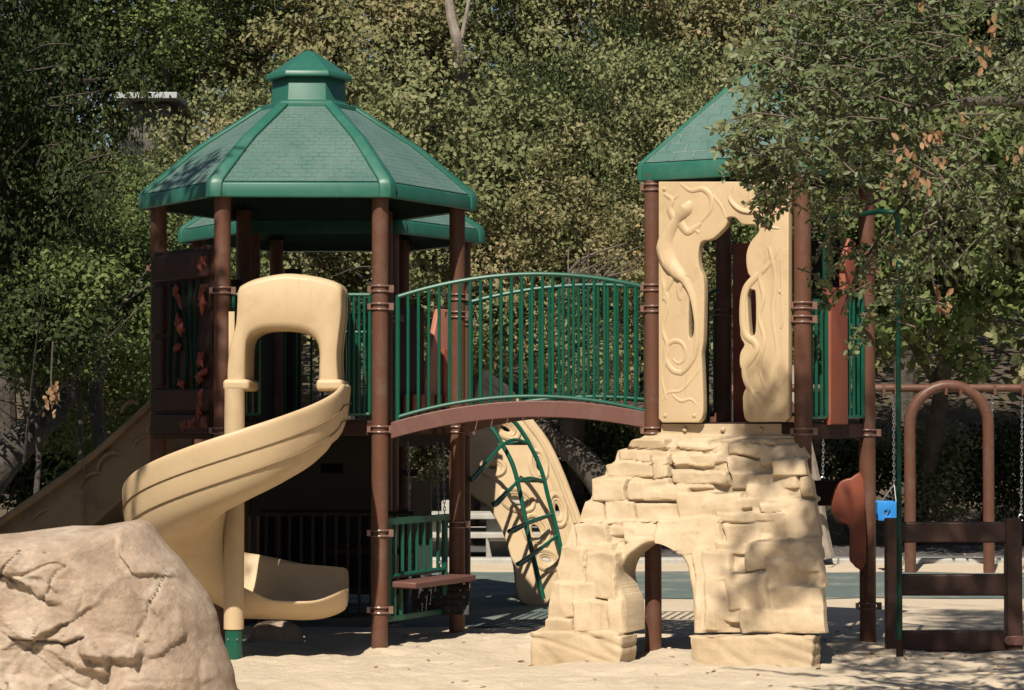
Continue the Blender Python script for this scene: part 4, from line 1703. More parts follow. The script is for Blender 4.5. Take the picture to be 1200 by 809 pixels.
def swing_arch(x0, x1, ztop):
    mb = MB()
    r = (x1 - x0) / 2
    pts = [(x0, YW, -.05), (x0, YW, ztop - r)]
    for k in range(1, 16):
        a = pi - pi * k / 16
        pts.append(((x0 + x1) / 2 + r * cos(a), YW, ztop - r + r * sin(a)))
    pts += [(x1, YW, ztop - r), (x1, YW, -.05)]
    mb.tube(pts, .064, 16)
    return mb.build('arch_leg', M['brown'], tw)


zt = zz(455, YW) + .03
swing_arch(xx(1066, YW), xx(1158, YW), zt)
swing_arch(xx(838, YW), xx(930, YW), zt)
mb = MB()
zb = zz(455, YW)
mb.tube([(xx(850, YW), YW, zb), (xx(1420, YW), YW, zb)], .045, 12)
for px in (1035, 1049, 1108, 1125, 1165, 1198):
    mb.box((xx(px, YW), YW, zb - .02), (.03, .11, .11))
mb.build('top_beam', M['brown'], tw)
bs = thing('bucket_swing', 'bright blue bucket swing hanging on chains between the tower post and the pole', 'swing', (xx(1041, YW), YW, zz(606, YW)))
BX = xx(1039, YW)
zs = zz(588, YW)
outl = [(-.12, 0), (.115, 0), (.12, -.10), (.09, -.20), (-.11, -.20), (-.125, -.08)]
for yy in (-.13, .13):
    outline('swing_side', [[(BX + a, zs + b) for a, b in outl], [(BX + a, zs + b) for a, b in ell(-.015, -.12, .045, .042, 14)]], .018, vplane(YW + yy), M['blue'], bs, bevel=.006)
mb = MB()
mb.box((BX - .115, YW, zs - .07), (.015, .26, .13))
mb.box((BX + .112, YW, zs - .07), (.015, .26, .13))
mb.box((BX, YW, zs - .195), (.2, .26, .018))
mb.build('swing_seat', M['blue'], bs, bevel=.005)
mb = MB()
ap_ = Vector((xx(1047, YW), YW, zz(568, YW)))
for dx in (-.09, .08):
    mb.tube([(BX + dx, YW - .13, zs), ap_ + Vector((0, -.02, 0))], .007, 6)
chain(mb, ap_ + Vector((0, -.02, 0)), (ap_.x, YW, zb - .04), link_l=.05, wire=.0045, w=.012)
mb.build('chain', M['steel'], bs)
for (px, pe, lab) in ((1163, 600, 'grey swing chain with an end hook hanging by the right leg of the swing arch'), (1198, 610, 'grey swing chain hanging at the far right edge'), (966, 566, 'grey swing chain showing beside the climbing ramp')):
    c = thing('swing_chain', lab, 'chain', (xx(px, YW), YW, zz(pe, YW)))
    mb = MB()
    x0 = xx(px, YW)
    chain(mb, (x0 - .02, YW, zz(pe, YW) + .06), (x0, YW, zb - .05), link_l=.05, wire=.0045, w=.012)
    mb.build('links', M['steel'], c)
    mb = MB()
    mb.tube([(x0 - .02 + .03 * cos(t), YW, zz(pe, YW) + .03 + .035 * sin(t)) for t in np.linspace(.6, 5.2, 10)], .008, 6)
    mb.build('hook', M['steel'], c)

# ================================================================== PICNIC TABLE
YT = 29.2
tpt = thing('picnic_table', 'pale concrete picnic table with benches seen under the bridge', 'picnic table', (xx(585, YT), YT, 0))
mb = MB()
mb.box((xx(578, YT), YT, zz(604, YT)), (1.75, .75, .07))
mb.build('table_top', M['concrete'], tpt, bevel=.012)
for dy in (-.65, .65):
    mb = MB()
    mb.box((xx(578, YT), YT + dy, zz(624, YT)), (1.75, .28, .065))
    mb.build('bench', M['concrete'], tpt, bevel=.012)
for px in (596, 520):
    mb = MB()
    x0 = xx(px, YT)
    mb.box((x0, YT, .28), (.5, 1.5, .06 + .0))
    mb.box((x0, YT, .24), (.55, .42, .52))
    mb.box((x0 + .1, YT, .38), (.22, 1.45, .15))
    mb.box((x0 + .08, YT, .28 + .20), (.2, .4, .45))
    mb.build('pedestal', M['concrete'], tpt, bevel=.01)

# ================================================================== SETTING
def sheet(name, x0, x1, y0, y1, nx, ny, zf, mat, kind='structure'):
    xs = np.linspace(x0, x1, nx)
    ys = np.linspace(y0, y1, ny)
    vs = [(x, y, zf(x, y)) for y in ys for x in xs]
    fs = [(j * nx + i, j * nx + i + 1, (j + 1) * nx + i + 1, (j + 1) * nx + i) for j in range(ny - 1) for i in range(nx - 1)]
    me = bpy.data.meshes.new(name)
    me.from_pydata(vs, [], fs)
    o = link(name, me, mat, None, smooth=True, angle=180)
    o['kind'] = kind
    return o


def ground_z(x, y):
    z = -.25 if y < 27.5 else -.06
    if y > 33:
        t = y - 33
        z += .20 * t if t < 60 else 12 + .02 * (t - 60)
        z += .15 * mnoise.noise(Vector((x * .3, y * .3, 0)))
    return z


xs_ = sorted(set(list(np.linspace(-400, -30, 12)) + list(np.linspace(-30, 30, 61)) + list(np.linspace(30, 400, 12))))
ys_ = sorted(set(list(np.linspace(-60, 20, 12)) + list(np.linspace(20, 100, 81)) + list(np.linspace(100, 900, 14))))
vs = [(x, y, ground_z(x, y)) for y in ys_ for x in xs_]
nx = len(xs_)
fs = [(j * nx + i, j * nx + i + 1, (j + 1) * nx + i + 1, (j + 1) * nx + i) for j in range(len(ys_) - 1) for i in range(nx - 1)]
me = bpy.data.meshes.new('ground')
me.from_pydata(vs, [], fs)
link('ground', me, M['soil'], None, angle=180)['kind'] = 'structure'


BANKS = [(p.x, p.y) for p in P1] + [(TA.x, TA.y), (TB.x, TB.y), (TC.x, TC.y), (AX, AY), (xx(1046, YB), YB), (xx(1186, YB), YB), (-1.75, 14.5), (-1.72, 14.3), (-1.8, 14.7)]


def sand_z(x, y):
    f = 1.0 if y < 19.3 else max(0, 1 - (y - 19.3) / 1.0)
    z = .030 * mnoise.fractal(Vector((x * 1.3, y * 1.3, 0)), 1, 2, 4) + .016 * mnoise.noise(Vector((x * 5, y * 5, 1.7))) + .008 * mnoise.noise(Vector((x * 13, y * 13, 4.7)))
    z *= f
    cxx_, cyy_ = math.floor(x / .34), math.floor(y / .42)
    for ii in (-1, 0, 1):
        for jj in (-1, 0, 1):
            h_ = math.sin((cxx_ + ii) * 127.1 + (cyy_ + jj) * 311.7) * 43758.5453
            h_ -= math.floor(h_)
            if h_ < .45:
                fx, fy = (cxx_ + ii + .2 + h_) * .34, (cyy_ + jj + .8 - h_) * .42
                a_ = h_ * 40
                dx, dy = (x - fx) * cos(a_) + (y - fy) * sin(a_), -(x - fx) * sin(a_) + (y - fy) * cos(a_)
                q_ = (dx / .13) ** 2 + (dy / .06) ** 2
                if q_ < 4:
                    z += f * (-.020 * math.exp(-q_ * 1.6) + .008 * math.exp(-(math.sqrt(q_) - 1.35) ** 2 * 6))
    z -= f * .075 * math.exp(-((x - .15) / .8) ** 2 - ((y - 17.75) / .5) ** 2)
    z += f * .03 * math.exp(-((x - 2.1) / .6) ** 2 - ((y - 16.5) / .4) ** 2)
    for (bx_, by_) in BANKS:
        d2 = (x - bx_) ** 2 + (y - by_) ** 2
        if d2 < .4:
            z += f * .035 * math.exp(-d2 / .035)
    # drifts against the tower feet
    z += f * .035 * math.exp(-((x + .35) / .6) ** 2 - ((y - 18.5) / .5) ** 2)
    return z


sheet('sand', -9, 9, 12.5, 20.3, 330, 300, sand_z, M['sand'])
sheet('sand', -9, 9, -8, 12.5, 40, 40, lambda x, y: sand_z(x, 12.5) if y > 12.4 else 0.0, M['sand'])
sheet('sand', -14, 14, 20.3, 28.2, 2, 2, lambda x, y: 0.0, M['sand'])
# rubber safety surface
edge = []
for k in range(60):
    a = 2 * pi * k / 60
    edge.append((1.2 + 6.2 * math.copysign(abs(cos(a)) ** .6, cos(a)) + .2 * sin(k * 1.7), 24.8 + 1.9 * math.copysign(abs(sin(a)) ** .6, sin(a)) + .12 * sin(k * 2.3)))
mb = MB()
mb.add([(x, y, .006) for x, y in edge], [tuple(range(60))])
o = mb.build('rubber_surface', M['rubber'], None, smooth=False)
o['kind'] = 'structure'
mb = MB()
mb.add([(-8, 19.95, .004), (.78, 19.95, .004), (.78, 26.6, .004), (-8, 26.6, .004)], [(0, 1, 2, 3)])
o = mb.build('rubber_surface', M['rubber'], None, smooth=False)
o['kind'] = 'structure'
mb = MB()
mb.box((0, 28.35, 0), (60, .3, .12))
mb.build('kerb', M['concrete'], None, bevel=.02)['kind'] = 'structure'
mb = MB()
mb.add([(-40, 28.5, .012), (40, 28.5, .012), (40, 31.8, .012), (-40, 31.8, .012)], [(0, 1, 2, 3)])
mb.build('path', M['asphalt'], None, smooth=False)['kind'] = 'structure'


# ------------------------------------------------------------------ leaves
def leaf_mesh(name, C, A, Nn, L, W, mat, fold=0.0):
    """rhombic leaves: centres C, long axes A, normals Nn, lengths L, widths W"""
    n = len(C)
    A = A / np.maximum(np.linalg.norm(A, axis=1, keepdims=True), 1e-9)
    B = np.cross(Nn, A)
    B /= np.maximum(np.linalg.norm(B, axis=1, keepdims=True), 1e-9)
    N2 = np.cross(A, B)
    L = L.reshape(-1, 1)
    W = W.reshape(-1, 1)
    if fold:
        V = np.empty((n, 6, 3))
        V[:, 0] = C - A * L * .5
        V[:, 1] = C - A * L * .16 + B * W * .46 + N2 * W * fold
        V[:, 2] = C + A * L * .22 + B * W * .42 + N2 * W * fold
        V[:, 3] = C + A * L * .5
        V[:, 4] = C + A * L * .22 - B * W * .42 + N2 * W * fold
        V[:, 5] = C - A * L * .16 - B * W * .46 + N2 * W * fold
        base = (np.arange(n) * 6).reshape(-1, 1)
        idx = np.concatenate([base + np.array([[0, 3, 2, 1]]), base + np.array([[0, 5, 4, 3]])], axis=1).reshape(-1)
        nf = 2 * n
        nvp = 6
    else:
        V = np.empty((n, 4, 3))
        V[:, 0] = C - A * L * .5
        V[:, 1] = C + B * W * .5 - A * L * .06
        V[:, 2] = C + A * L * .5
        V[:, 3] = C - B * W * .5 - A * L * .06
        idx = np.arange(n * 4)
        nf = n
        nvp = 4
    me = bpy.data.meshes.new(name)
    me.vertices.add(n * nvp)
    me.vertices.foreach_set('co', V.reshape(-1).astype(np.float32))
    me.loops.add(nf * 4)
    me.loops.foreach_set('vertex_index', idx.astype(np.int32))
    me.polygons.add(nf)
    me.polygons.foreach_set('loop_start', (np.arange(nf) * 4).astype(np.int32))
    me.update(calc_edges=True)
    me.validate()
    if mat is not None:
        me.materials.append(mat)
    return me


def unit(rng, n):
    v = rng.normal(size=(n, 3))
    return v / np.linalg.norm(v, axis=1, keepdims=True)


def crown_mesh(name, seed, R, nlobe, nsub, per, leaf, lobe_r=(.55, .95), inner=.55, sub_r=(.16, .34)):
    """a crown around the origin: boughs (lobes) with dark gaps between, each covered in small leaf clumps"""
    rng = np.random.default_rng(seed)
    # spread the boughs evenly over the ellipsoid, then shake them
    k = np.arange(nlobe) + .5
    ph = np.arccos(1 - 2 * k / nlobe)
    th = pi * (1 + 5 ** .5) * k
    d = np.stack([np.cos(th) * np.sin(ph), np.sin(th) * np.sin(ph), np.cos(ph)], axis=1) + rng.normal(size=(nlobe, 3)) * .22
    d /= np.linalg.norm(d, axis=1, keepdims=True)
    rad = inner + (1 - inner) * rng.random(nlobe) ** .6
    lr = rng.uniform(lobe_r[0], lobe_r[1], nlobe)
    lc = d * rad[:, None] * (np.array(R) - .45)
    C, NN, SZ = [], [], []
    for c, r, dd_ in zip(lc, lr, d):
        ns = max(6, int(nsub * (r / .75) ** 2))
        q = unit(rng, ns)
        q[:, 2] = q[:, 2] * .8 + .1
        sc = c + q * (r * rng.uniform(.55, 1.05, ns))[:, None]
        for s_, qd in zip(sc, q):
            sr = rng.uniform(sub_r[0], sub_r[1])
            m = int(per * (sr / .25) ** 2)
            u = unit(rng, m)
            u[:, 2] *= .7
            C.append(s_ + u * (sr * rng.random(m) ** .4)[:, None])
            NN.append(u * .45 + qd * .8 + unit(rng, m) * .6 + np.array([-.05, -.2, .4]))
    C = np.concatenate(C)
    NN = np.concatenate(NN)
    n = len(C)
    A = unit(rng, n) + np.array([0, 0, -.3])
    L = rng.uniform(.7, 1.4, n) * leaf
    W = L * rng.uniform(.5, .8, n)
    return leaf_mesh(name, C, A, NN, L, W, None)


BASES = {}
for nm, seed, R, nl, ns, per, leaf in (('a', 1, (1.9, 1.7, 2.1), 24, 24, 62, .058), ('b', 2, (2.2, 1.7, 1.9), 26, 24, 60, .056), ('c', 3, (1.7, 1.6, 2.3), 22, 24, 48, .072), ('d', 5, (2.0, 1.8, 2.0), 22, 22, 54, .064), ('e', 8, (2.0, 1.7, 2.0), 22, 20, 22, .115)):
    BASES[nm] = crown_mesh('crown_' + nm, seed, R, nl, ns, per, leaf)
SHRUBS = {'s': crown_mesh('shrub_s', 11, (1.0, .9, .8), 12, 16, 55, .058, lobe_r=(.3, .5)), 't': crown_mesh('shrub_t', 12, (.8, .8, 1.1), 12, 16, 55, .055, lobe_r=(.28, .45))}


def with_mat(me, mat):
    c = me.copy()
    c.materials.clear()
    c.materials.append(mat)
    return c


CROWN = {}


def crown_for(k, mat):
    if (k, mat) not in CROWN:
        CROWN[(k, mat)] = with_mat((BASES if k in BASES else SHRUBS)[k], M[mat])
    return CROWN[(k, mat)]


def limbs(mb, base, top, crown_c, R, rng, r0, n=6):
    base, top = Vector(base), Vector(top)
    mid = base.lerp(top, .5) + Vector((rng.uniform(-.2, .2), rng.uniform(-.2, .2), 0))
    mb.tube(smoothpts([base, base + Vector((0, 0, .15)), mid, top], 4), [r0 * 1.5] + list(np.linspace(r0 * 1.1, r0 * .55, 12)), 10)
    for i in range(n):
        a = 2 * pi * i / n + rng.uniform(-.4, .4)
        s = base.lerp(top, rng.uniform(.5, .95))
        e = Vector(crown_c) + Vector((cos(a) * R[0] * .75, sin(a) * R[1] * .75, rng.uniform(-.5, .6) * R[2]))
        m_ = s.lerp(e, .5) + Vector((0, 0, rng.uniform(-.1, .35)))
        mb.tube(smoothpts([s, m_, e], 5), list(np.linspace(r0 * .42, r0 * .08, 11)), 6)


def tree(name, label, px, D, zcen, k, mat, sc=(1, 1, 1), rot=0, cat='tree', bark='bark', r0=.14, group=None, lean=(0, 0), gz=None):
    x = xx(px, D)
    by = max(D, 32.6) if cat == 'tree' else D
    g = ground_z(x, by)
    t = thing(name, label, cat, (x, by, g), group)
    rng = random.Random(int(px * 7 + D * 13))
    R = (2 * sc[0], 1.7 * sc[1], 2 * sc[2])
    mb = MB()
    limbs(mb, (x, by, g - .1), (x, D + .3, zcen + .2), (x, D, zcen), R, rng, r0, 7)
    for i in range(26 if cat == 'tree' else 0):
        a = rng.uniform(pi * 1.05, pi * 1.95)
        w = rng.uniform(.75, 1.0)
        el = rng.uniform(-.8, .9)
        s_ = Vector((x + cos(a) * R[0] * w * cos(el) * .7, D + sin(a) * R[1] * w * cos(el) * .75, zcen + sin(el) * R[2] * w * .8))
        e_ = s_ + Vector((cos(a) * .4 + rng.uniform(-.5, .5), sin(a) * .45, rng.uniform(-.3, .5)))
        mb.tube(smoothpts([s_, s_.lerp(e_, .5) + Vector((rng.uniform(-.1, .1), 0, rng.uniform(-.05, .12))), e_], 3), list(np.linspace(.016, .004, 7)), 4)
    mb.build('trunk', M[bark], t, fix=False)
    o = bpy.data.objects.new('crown', crown_for(k, mat))
    COL.objects.link(o)
    o.parent = t
    o.location = (0, D - by, zcen - g)
    o.scale = sc
    o.rotation_euler = (0, 0, rot)
    return t


TG = None
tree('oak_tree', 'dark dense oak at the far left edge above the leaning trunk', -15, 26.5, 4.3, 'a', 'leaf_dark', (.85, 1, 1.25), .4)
tree('oak_tree', 'green leafy oak between the dark left tree and the hexagonal roof, sunlit low skirt', 150, 28.8, 2.7, 'b', 'leaf_green', (.95, 1, 1.0), 1.9)
tree('oak_tree', 'small green oak just below the white roof at upper left', 172, 32.0, 3.72, 'b', 'leaf_green', (.9, .55, .9), 3.4)
tree('oak_tree', 'olive tree directly behind the cupola of the big roof', 330, 30.5, 4.4, 'a', 'leaf_olive', (.95, 1, 1.05), 2.7)
tree('sycamore_tree', 'olive brown tree rising right of the hexagonal roof over the bridge', 545, 30.0, 4.2, 'c', 'leaf_olive', (.95, 1, 1.0), .9)
tree('sycamore_tree', 'tan leaved tree behind the arched bridge railing, low crown', 680, 29.3, 3.3, 'd', 'leaf_tan', (.85, .9, .85), 4.0)
tree('sycamore_tree', 'olive tree behind the green pyramid roof', 815, 30.6, 4.6, 'b', 'leaf_olive', (.9, 1, 1.05), 5.2)
tree('oak_tree', 'green tree behind the top bar of the fire pole', 975, 29.8, 4.0, 'a', 'leaf_green', (1.0, 1, 1.0), 3.6)
tree('oak_tree', 'yellow green tree overhanging the swing arch', 1130, 28.9, 4.2, 'e', 'leaf_green', (1.1, 1, .95), 1.2)
tree('oak_tree', 'dark tree filling the right edge above the swing beam', 1290, 30.0, 4.6, 'd', 'leaf_olive', (1.1, 1, 1.2), .1)
# second row, on the rising ground
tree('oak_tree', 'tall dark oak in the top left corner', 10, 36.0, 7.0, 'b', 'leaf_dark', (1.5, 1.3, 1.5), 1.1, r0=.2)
tree('oak_tree', 'green oak rising above the white roof at upper left', 215, 36.5, 8.0, 'a', 'leaf_green', (1.25, 1.2, 1.0), 4.4, r0=.2)
tree('sycamore_tree', 'tan and olive treetop left of the pale bare trunk', 400, 37.0, 7.4, 'd', 'leaf_tan', (1.2, 1.2, 1.3), .3, r0=.2)
tree('sycamore_tree', 'pale trunked sycamore at the top behind the roof', 540, 38.5, 7.2, 'c', 'leaf_olive', (1.3, 1.2, 1.1), 2.2, bark='bark_pale', r0=.2)
tree('oak_tree', 'greenish treetop at upper centre right of the sycamore', 690, 36.0, 7.0, 'a', 'leaf_olive', (1.3, 1.2, 1.4), 5.5, r0=.2)
tree('sycamore_tree', 'yellowish tan treetop just left of the pyramid roof peak', 850, 36.0, 7.3, 'd', 'leaf_tan', (1.3, 1.2, 1.3), 2.9, r0=.2)
tree('oak_tree', 'dark green treetop behind the overhanging oak branch', 1060, 36.0, 7.0, 'b', 'leaf_green', (1.4, 1.2, 1.5), .8, r0=.2)
tree('oak_tree', 'dark treetop in the top right corner', 1250, 36.0, 7.0, 'a', 'leaf_dark', (1.4, 1.2, 1.5), 3.3, r0=.2)
# dark-leaved trees added so the gaps between crowns read as shade
tree('oak_tree', 'oak added to darken the gap between the hexagonal roof and the olive tree right of it', 468, 33.2, 4.2, 'a', 'leaf_dark', (.6, .6, 1.1), 1.7)
tree('oak_tree', 'oak added to darken the gap behind the middle of the bridge', 622, 33.6, 4.6, 'b', 'leaf_dark', (.55, .6, 1.2), 2.2)
tree('oak_tree', 'oak added to darken the gap left of the pyramid roof', 745, 33.4, 5.4, 'a', 'leaf_dark', (.5, .6, 1.0), 4.9)
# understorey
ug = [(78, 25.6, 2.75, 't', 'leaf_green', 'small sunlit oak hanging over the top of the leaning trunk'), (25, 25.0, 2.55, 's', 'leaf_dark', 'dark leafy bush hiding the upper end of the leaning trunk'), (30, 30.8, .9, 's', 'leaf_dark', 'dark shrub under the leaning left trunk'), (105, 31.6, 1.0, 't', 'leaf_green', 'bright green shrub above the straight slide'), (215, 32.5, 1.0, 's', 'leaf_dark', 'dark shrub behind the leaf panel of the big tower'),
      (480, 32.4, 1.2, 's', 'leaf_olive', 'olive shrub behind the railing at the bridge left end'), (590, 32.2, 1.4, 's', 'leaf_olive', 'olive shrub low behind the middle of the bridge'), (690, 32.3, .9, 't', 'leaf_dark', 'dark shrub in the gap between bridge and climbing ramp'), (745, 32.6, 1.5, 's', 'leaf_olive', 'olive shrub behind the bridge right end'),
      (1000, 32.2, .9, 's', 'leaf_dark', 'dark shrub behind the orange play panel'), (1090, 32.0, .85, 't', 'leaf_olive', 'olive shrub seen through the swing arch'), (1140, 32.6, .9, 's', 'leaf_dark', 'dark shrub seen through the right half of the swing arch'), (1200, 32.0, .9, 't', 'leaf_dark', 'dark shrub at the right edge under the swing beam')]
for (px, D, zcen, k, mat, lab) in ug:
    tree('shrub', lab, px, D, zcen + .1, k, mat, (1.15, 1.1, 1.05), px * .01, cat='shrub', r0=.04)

# leaning grey trunk at the far left and bare limbs
tk = thing('leaning_trunk', 'thick grey tree trunk leaning in from the left edge', 'tree trunk', (xx(-30, 24.5), 24.5, 0))
mb = MB()
mb.tube(smoothpts([at(-75, 668, 25.5), at(-40, 600, 25.5), at(5, 540, 25.6), at(40, 505, 26), at(66, 482, 26.6), at(84, 455, 27.4), at(90, 420, 28)], 5), list(np.linspace(.25, .07, 31)), 14)
mb.build('trunk', M['bark'], tk, fix=False)
mb = MB()
mb.tube(smoothpts([at(115, 590, 26.5), at(117, 520, 26.5), at(112, 465, 26.6), at(122, 410, 26.8)], 5), list(np.linspace(.10, .07, 16)), 10)
mb.build('bough', M['bark'], tk, fix=False)
tk2 = thing('curved_trunk', 'dark curved tree trunk in the shade beyond the bridge', 'tree trunk', (xx(700, 27), 27.2, 0))
mb = MB()
mb.tube(smoothpts([at(735, 640, 29.2), at(715, 585, 29.2), at(688, 545, 29.3), at(650, 512, 29.5), at(600, 480, 30)], 5), list(np.linspace(.22, .12, 21)), 12)
mb.tube(smoothpts([at(668, 535, 29.4), at(664, 500, 29.4), at(670, 460, 29.6)], 4), list(np.linspace(.10, .07, 9)), 10)
mb.build('trunk', M['bark'], tk2, fix=False)
tk3 = thing('slanting_trunk', 'pale tree trunk slanting down beside the climbing ramp', 'tree trunk', (xx(962, 28.0), 28.0, 0))
mb = MB()
mb.tube(smoothpts([at(964, 655, 28), at(958, 620, 28), at(950, 560, 28), at(938, 500, 28), at(925, 430, 28.2)], 4), list(np.linspace(.15, .07, 17)), 10)
mb.build('trunk', M['bark_pale'], tk3, fix=False)
# pale bare twigs behind the bridge
tb_ = thing('dead_branch', 'tangle of bare pale twigs above the middle of the bridge rail', 'dead branch', at(690, 345, 28.0))
mb = MB()
rng = random.Random(21)
for i in range(15):
    s = at(rng.uniform(660, 720), rng.uniform(320, 345), 27.6 + rng.uniform(-.3, .3))
    e = s + Vector((rng.uniform(-.15, .6), rng.uniform(-.2, .2), rng.uniform(.02, .5)))
    m_ = s.lerp(e, .5) + Vector((rng.uniform(-.08, .08), 0, rng.uniform(-.05, .15)))
    mb.tube(smoothpts([s, m_, e], 3), list(np.linspace(.014, .004, 7)), 5)
mb.tube(smoothpts([at(655, 352, 27.7), at(668, 318, 27.6), at(690, 300, 27.6), at(735, 285, 27.7)], 4), list(np.linspace(.03, .01, 13)), 6)
mb.build('twigs', M['twig'], tb_, fix=False)
# pale upper trunk (top centre)
tt_ = thing('bare_trunk', 'pale bare trunk rising out of the treetops above the left end of the bridge', 'tree trunk', at(535, 60, 34))
mb = MB()
mb.tube(smoothpts([at(540, 75, 34.2), at(535, 45, 34), at(528, 15, 34), at(522, -40, 34)], 4), list(np.linspace(.09, .06, 13)), 9)
mb.tube(smoothpts([at(541, 45, 34), at(546, 20, 34), at(551, -5, 34), at(560, -30, 34)], 4), list(np.linspace(.035, .02, 13)), 7)
mb.tube(smoothpts([at(538, 75, 34.2), at(548, 120, 34.8), at(556, 240, 36), at(560, 420, 38)], 4), list(np.linspace(.09, .14, 13)), 9)
mb.build('trunk', M['bark_pale'], tt_, fix=False)

# far woods on the slope
rng = np.random.default_rng(77)
n = 60000
X = rng.uniform(-22, 22, n)
Y = rng.uniform(41, 50, n)
H = rng.random(n) ** .8 * 12
C = np.stack([X, Y, .2 * (Y - 33) + H], axis=1)
C[:, 0] += .5 * np.sin(C[:, 2] * 2)
px_ = 600 + F * C[:, 0] / C[:, 1]
py_ = 480 - F * (C[:, 2] - CAMZ) / C[:, 1]
keep = ~((px_ > 480) & (px_ < 660) & (py_ < 95) & (rng.random(n) < .93))
C = C[keep]
n = len(C)
n2 = 9000  # unseen ring of woods beside and behind the camera, added to cut sky fill
a_ = rng.uniform(-pi * 1.28, pi * .28, n2)
r_ = rng.uniform(34, 48, n2)
C2_ = np.stack([r_ * np.cos(a_), 14 + r_ * np.sin(a_), rng.random(n2) * 11], axis=1)
me = leaf_mesh('sky_blocking_woods', C2_, unit(rng, n2), unit(rng, n2), rng.uniform(.8, 1.6, n2), rng.uniform(.7, 1.2, n2), M['leaf_dark'])
o = link('sky_blocking_woods', me, None, None, smooth=False)
o['kind'] = 'stuff'
me = leaf_mesh('distant_woods', C, unit(rng, n), unit(rng, n) + np.array([-.3, -.7, .5]), rng.uniform(.16, .34, n), rng.uniform(.12, .22, n), M['leaf_olive'])
o = link('distant_woods', me, None, None, smooth=False)
o['kind'] = 'stuff'

# white flat-roofed building glimpsed through the trees
YWH = 33.2
wb = thing('white_building', 'white flat roofed building glimpsed between the trees at upper left', 'building', (xx(165, YWH + 1.2), YWH + 1.2, ground_z(0, YWH + 1.2)))
x0, x1 = xx(132, YWH), xx(206, YWH)
zr = zz(108, YWH)
mb = MB()
mb.box(((x0 + x1) / 2, YWH + 1.2, zr - .045), (x1 - x0, 2.4, .09))
rf = mb.build('roof', M['roofgrey'], wb, bevel=.01)
mb = MB()
mb.box(((x0 + x1) / 2, YWH + 1.3, (zr - .12) / 2), (x1 - x0 - .3, 2.0, zr - .125))
mb.build('wall', M['grey'], wb)  # wall coloured dark so it passes for shade among the trees
mb = MB()
for dx in (-.25, .25):
    mb.box(((x0 + x1) / 2 + dx, YWH + .29, zr - 1.0), (.34, .03, .7))
mb.build_each('window', M['dark'], wb)

# ------------------------------------------------------------------ near oak (right, overhanging)
tok = thing('oak_tree', 'large nearby oak overhanging from the upper right in front of the pyramid roof', 'tree', (4.6, 11.2, 0))
rng = np.random.default_rng(5)


def sample_poly(poly, n):
    xs = [p[0] for p in poly]
    ys = [p[1] for p in poly]
    out = []
    while len(out) < n:
        x, y = rng.uniform(min(xs), max(xs)), rng.uniform(min(ys), max(ys))
        if inpoly(x, y, poly):
            out.append((x, y))
    return out


twigs = []   # (start, end)
def add_twigs(poly, n, D0, D1, dirs, ln=(.22, .42)):
    for (x, y) in sample_poly(poly, n):
        D = rng.uniform(D0, D1)
        p = at(x, y, D)
        d = Vector((dirs[0] + rng.normal() * .5, rng.normal() * .5, dirs[1] + rng.normal() * .45)).normalized()
        L = rng.uniform(*ln)
        twigs.append((p - d * L * .7, p + d * L * .3))


main = [(872, 60), (905, 20), (940, -30), (1085, -30), (1095, 80), (1080, 225), (1050, 222), (1000, 214), (955, 204), (905, 205), (880, 195), (862, 165), (868, 120)]
add_twigs(main, 330, 10.9, 12.6, (-.7, -.1))
add_twigs([(1085, -30), (1260, -30), (1260, 215), (1180, 232), (1110, 225), (1090, 100)], 75, 10.9, 12.4, (-.6, -.2))
add_twigs([(845, 150), (870, 140), (900, 190), (935, 225), (915, 250), (885, 240), (868, 215), (850, 180)], 42, 11.3, 11.8, (-.8, -.25), (.16, .3))
add_twigs([(880, 225), (920, 218), (918, 240), (900, 258), (884, 250)], 11, 11.4, 11.7, (-.3, -.7), (.14, .26))
add_twigs([(962, 225), (1010, 230), (1000, 300), (985, 350), (965, 360), (958, 320)], 20, 11.4, 11.9, (-.3, -.7), (.16, .3))
add_twigs([(1000, 300), (1060, 280), (1075, 340), (1050, 385), (1005, 400), (985, 370)], 24, 11.4, 11.9, (-.4, -.5), (.16, .3))
add_twigs([(1050, 230), (1200, 230), (1200, 300), (1120, 330), (1060, 300)], 34, 11.2, 12.2, (-.2, -.7), (.2, .35))
add_twigs([(992, 395), (1012, 392), (1012, 412), (995, 412)], 3, 11.5, 11.7, (-.1, -.8), (.1, .18))
add_twigs([(950, 80), (1250, 60), (1250, 240), (970, 205)], 90, 12.6, 13.4, (-.6, -.1))
vis_n = len(twigs)
# overhead part of the crown, above the picture: it throws the leaf shadows on the climber
def overhead(n, hx0, hx1, hz0, hz1, thr, y0=9.4, y1=13.2):
    k = 0
    while k < n:
        y = rng.uniform(y0, y1)
        hx, hz = rng.uniform(hx0, hx1), rng.uniform(hz0, hz1)
        p = Vector((hx - KX * (17.6 - y), y, hz + KZ * (17.6 - y)))
        k += 1
        if p.z < CAMZ + .2 + p.y * .174 or mnoise.noise(Vector((hx * 1.7, hz * 1.7, y * .3))) < thr:
            continue
        d = Vector((rng.normal(), rng.normal(), rng.normal() * .5)).normalized()
        twigs.append((p - d * .25, p + d * .25))


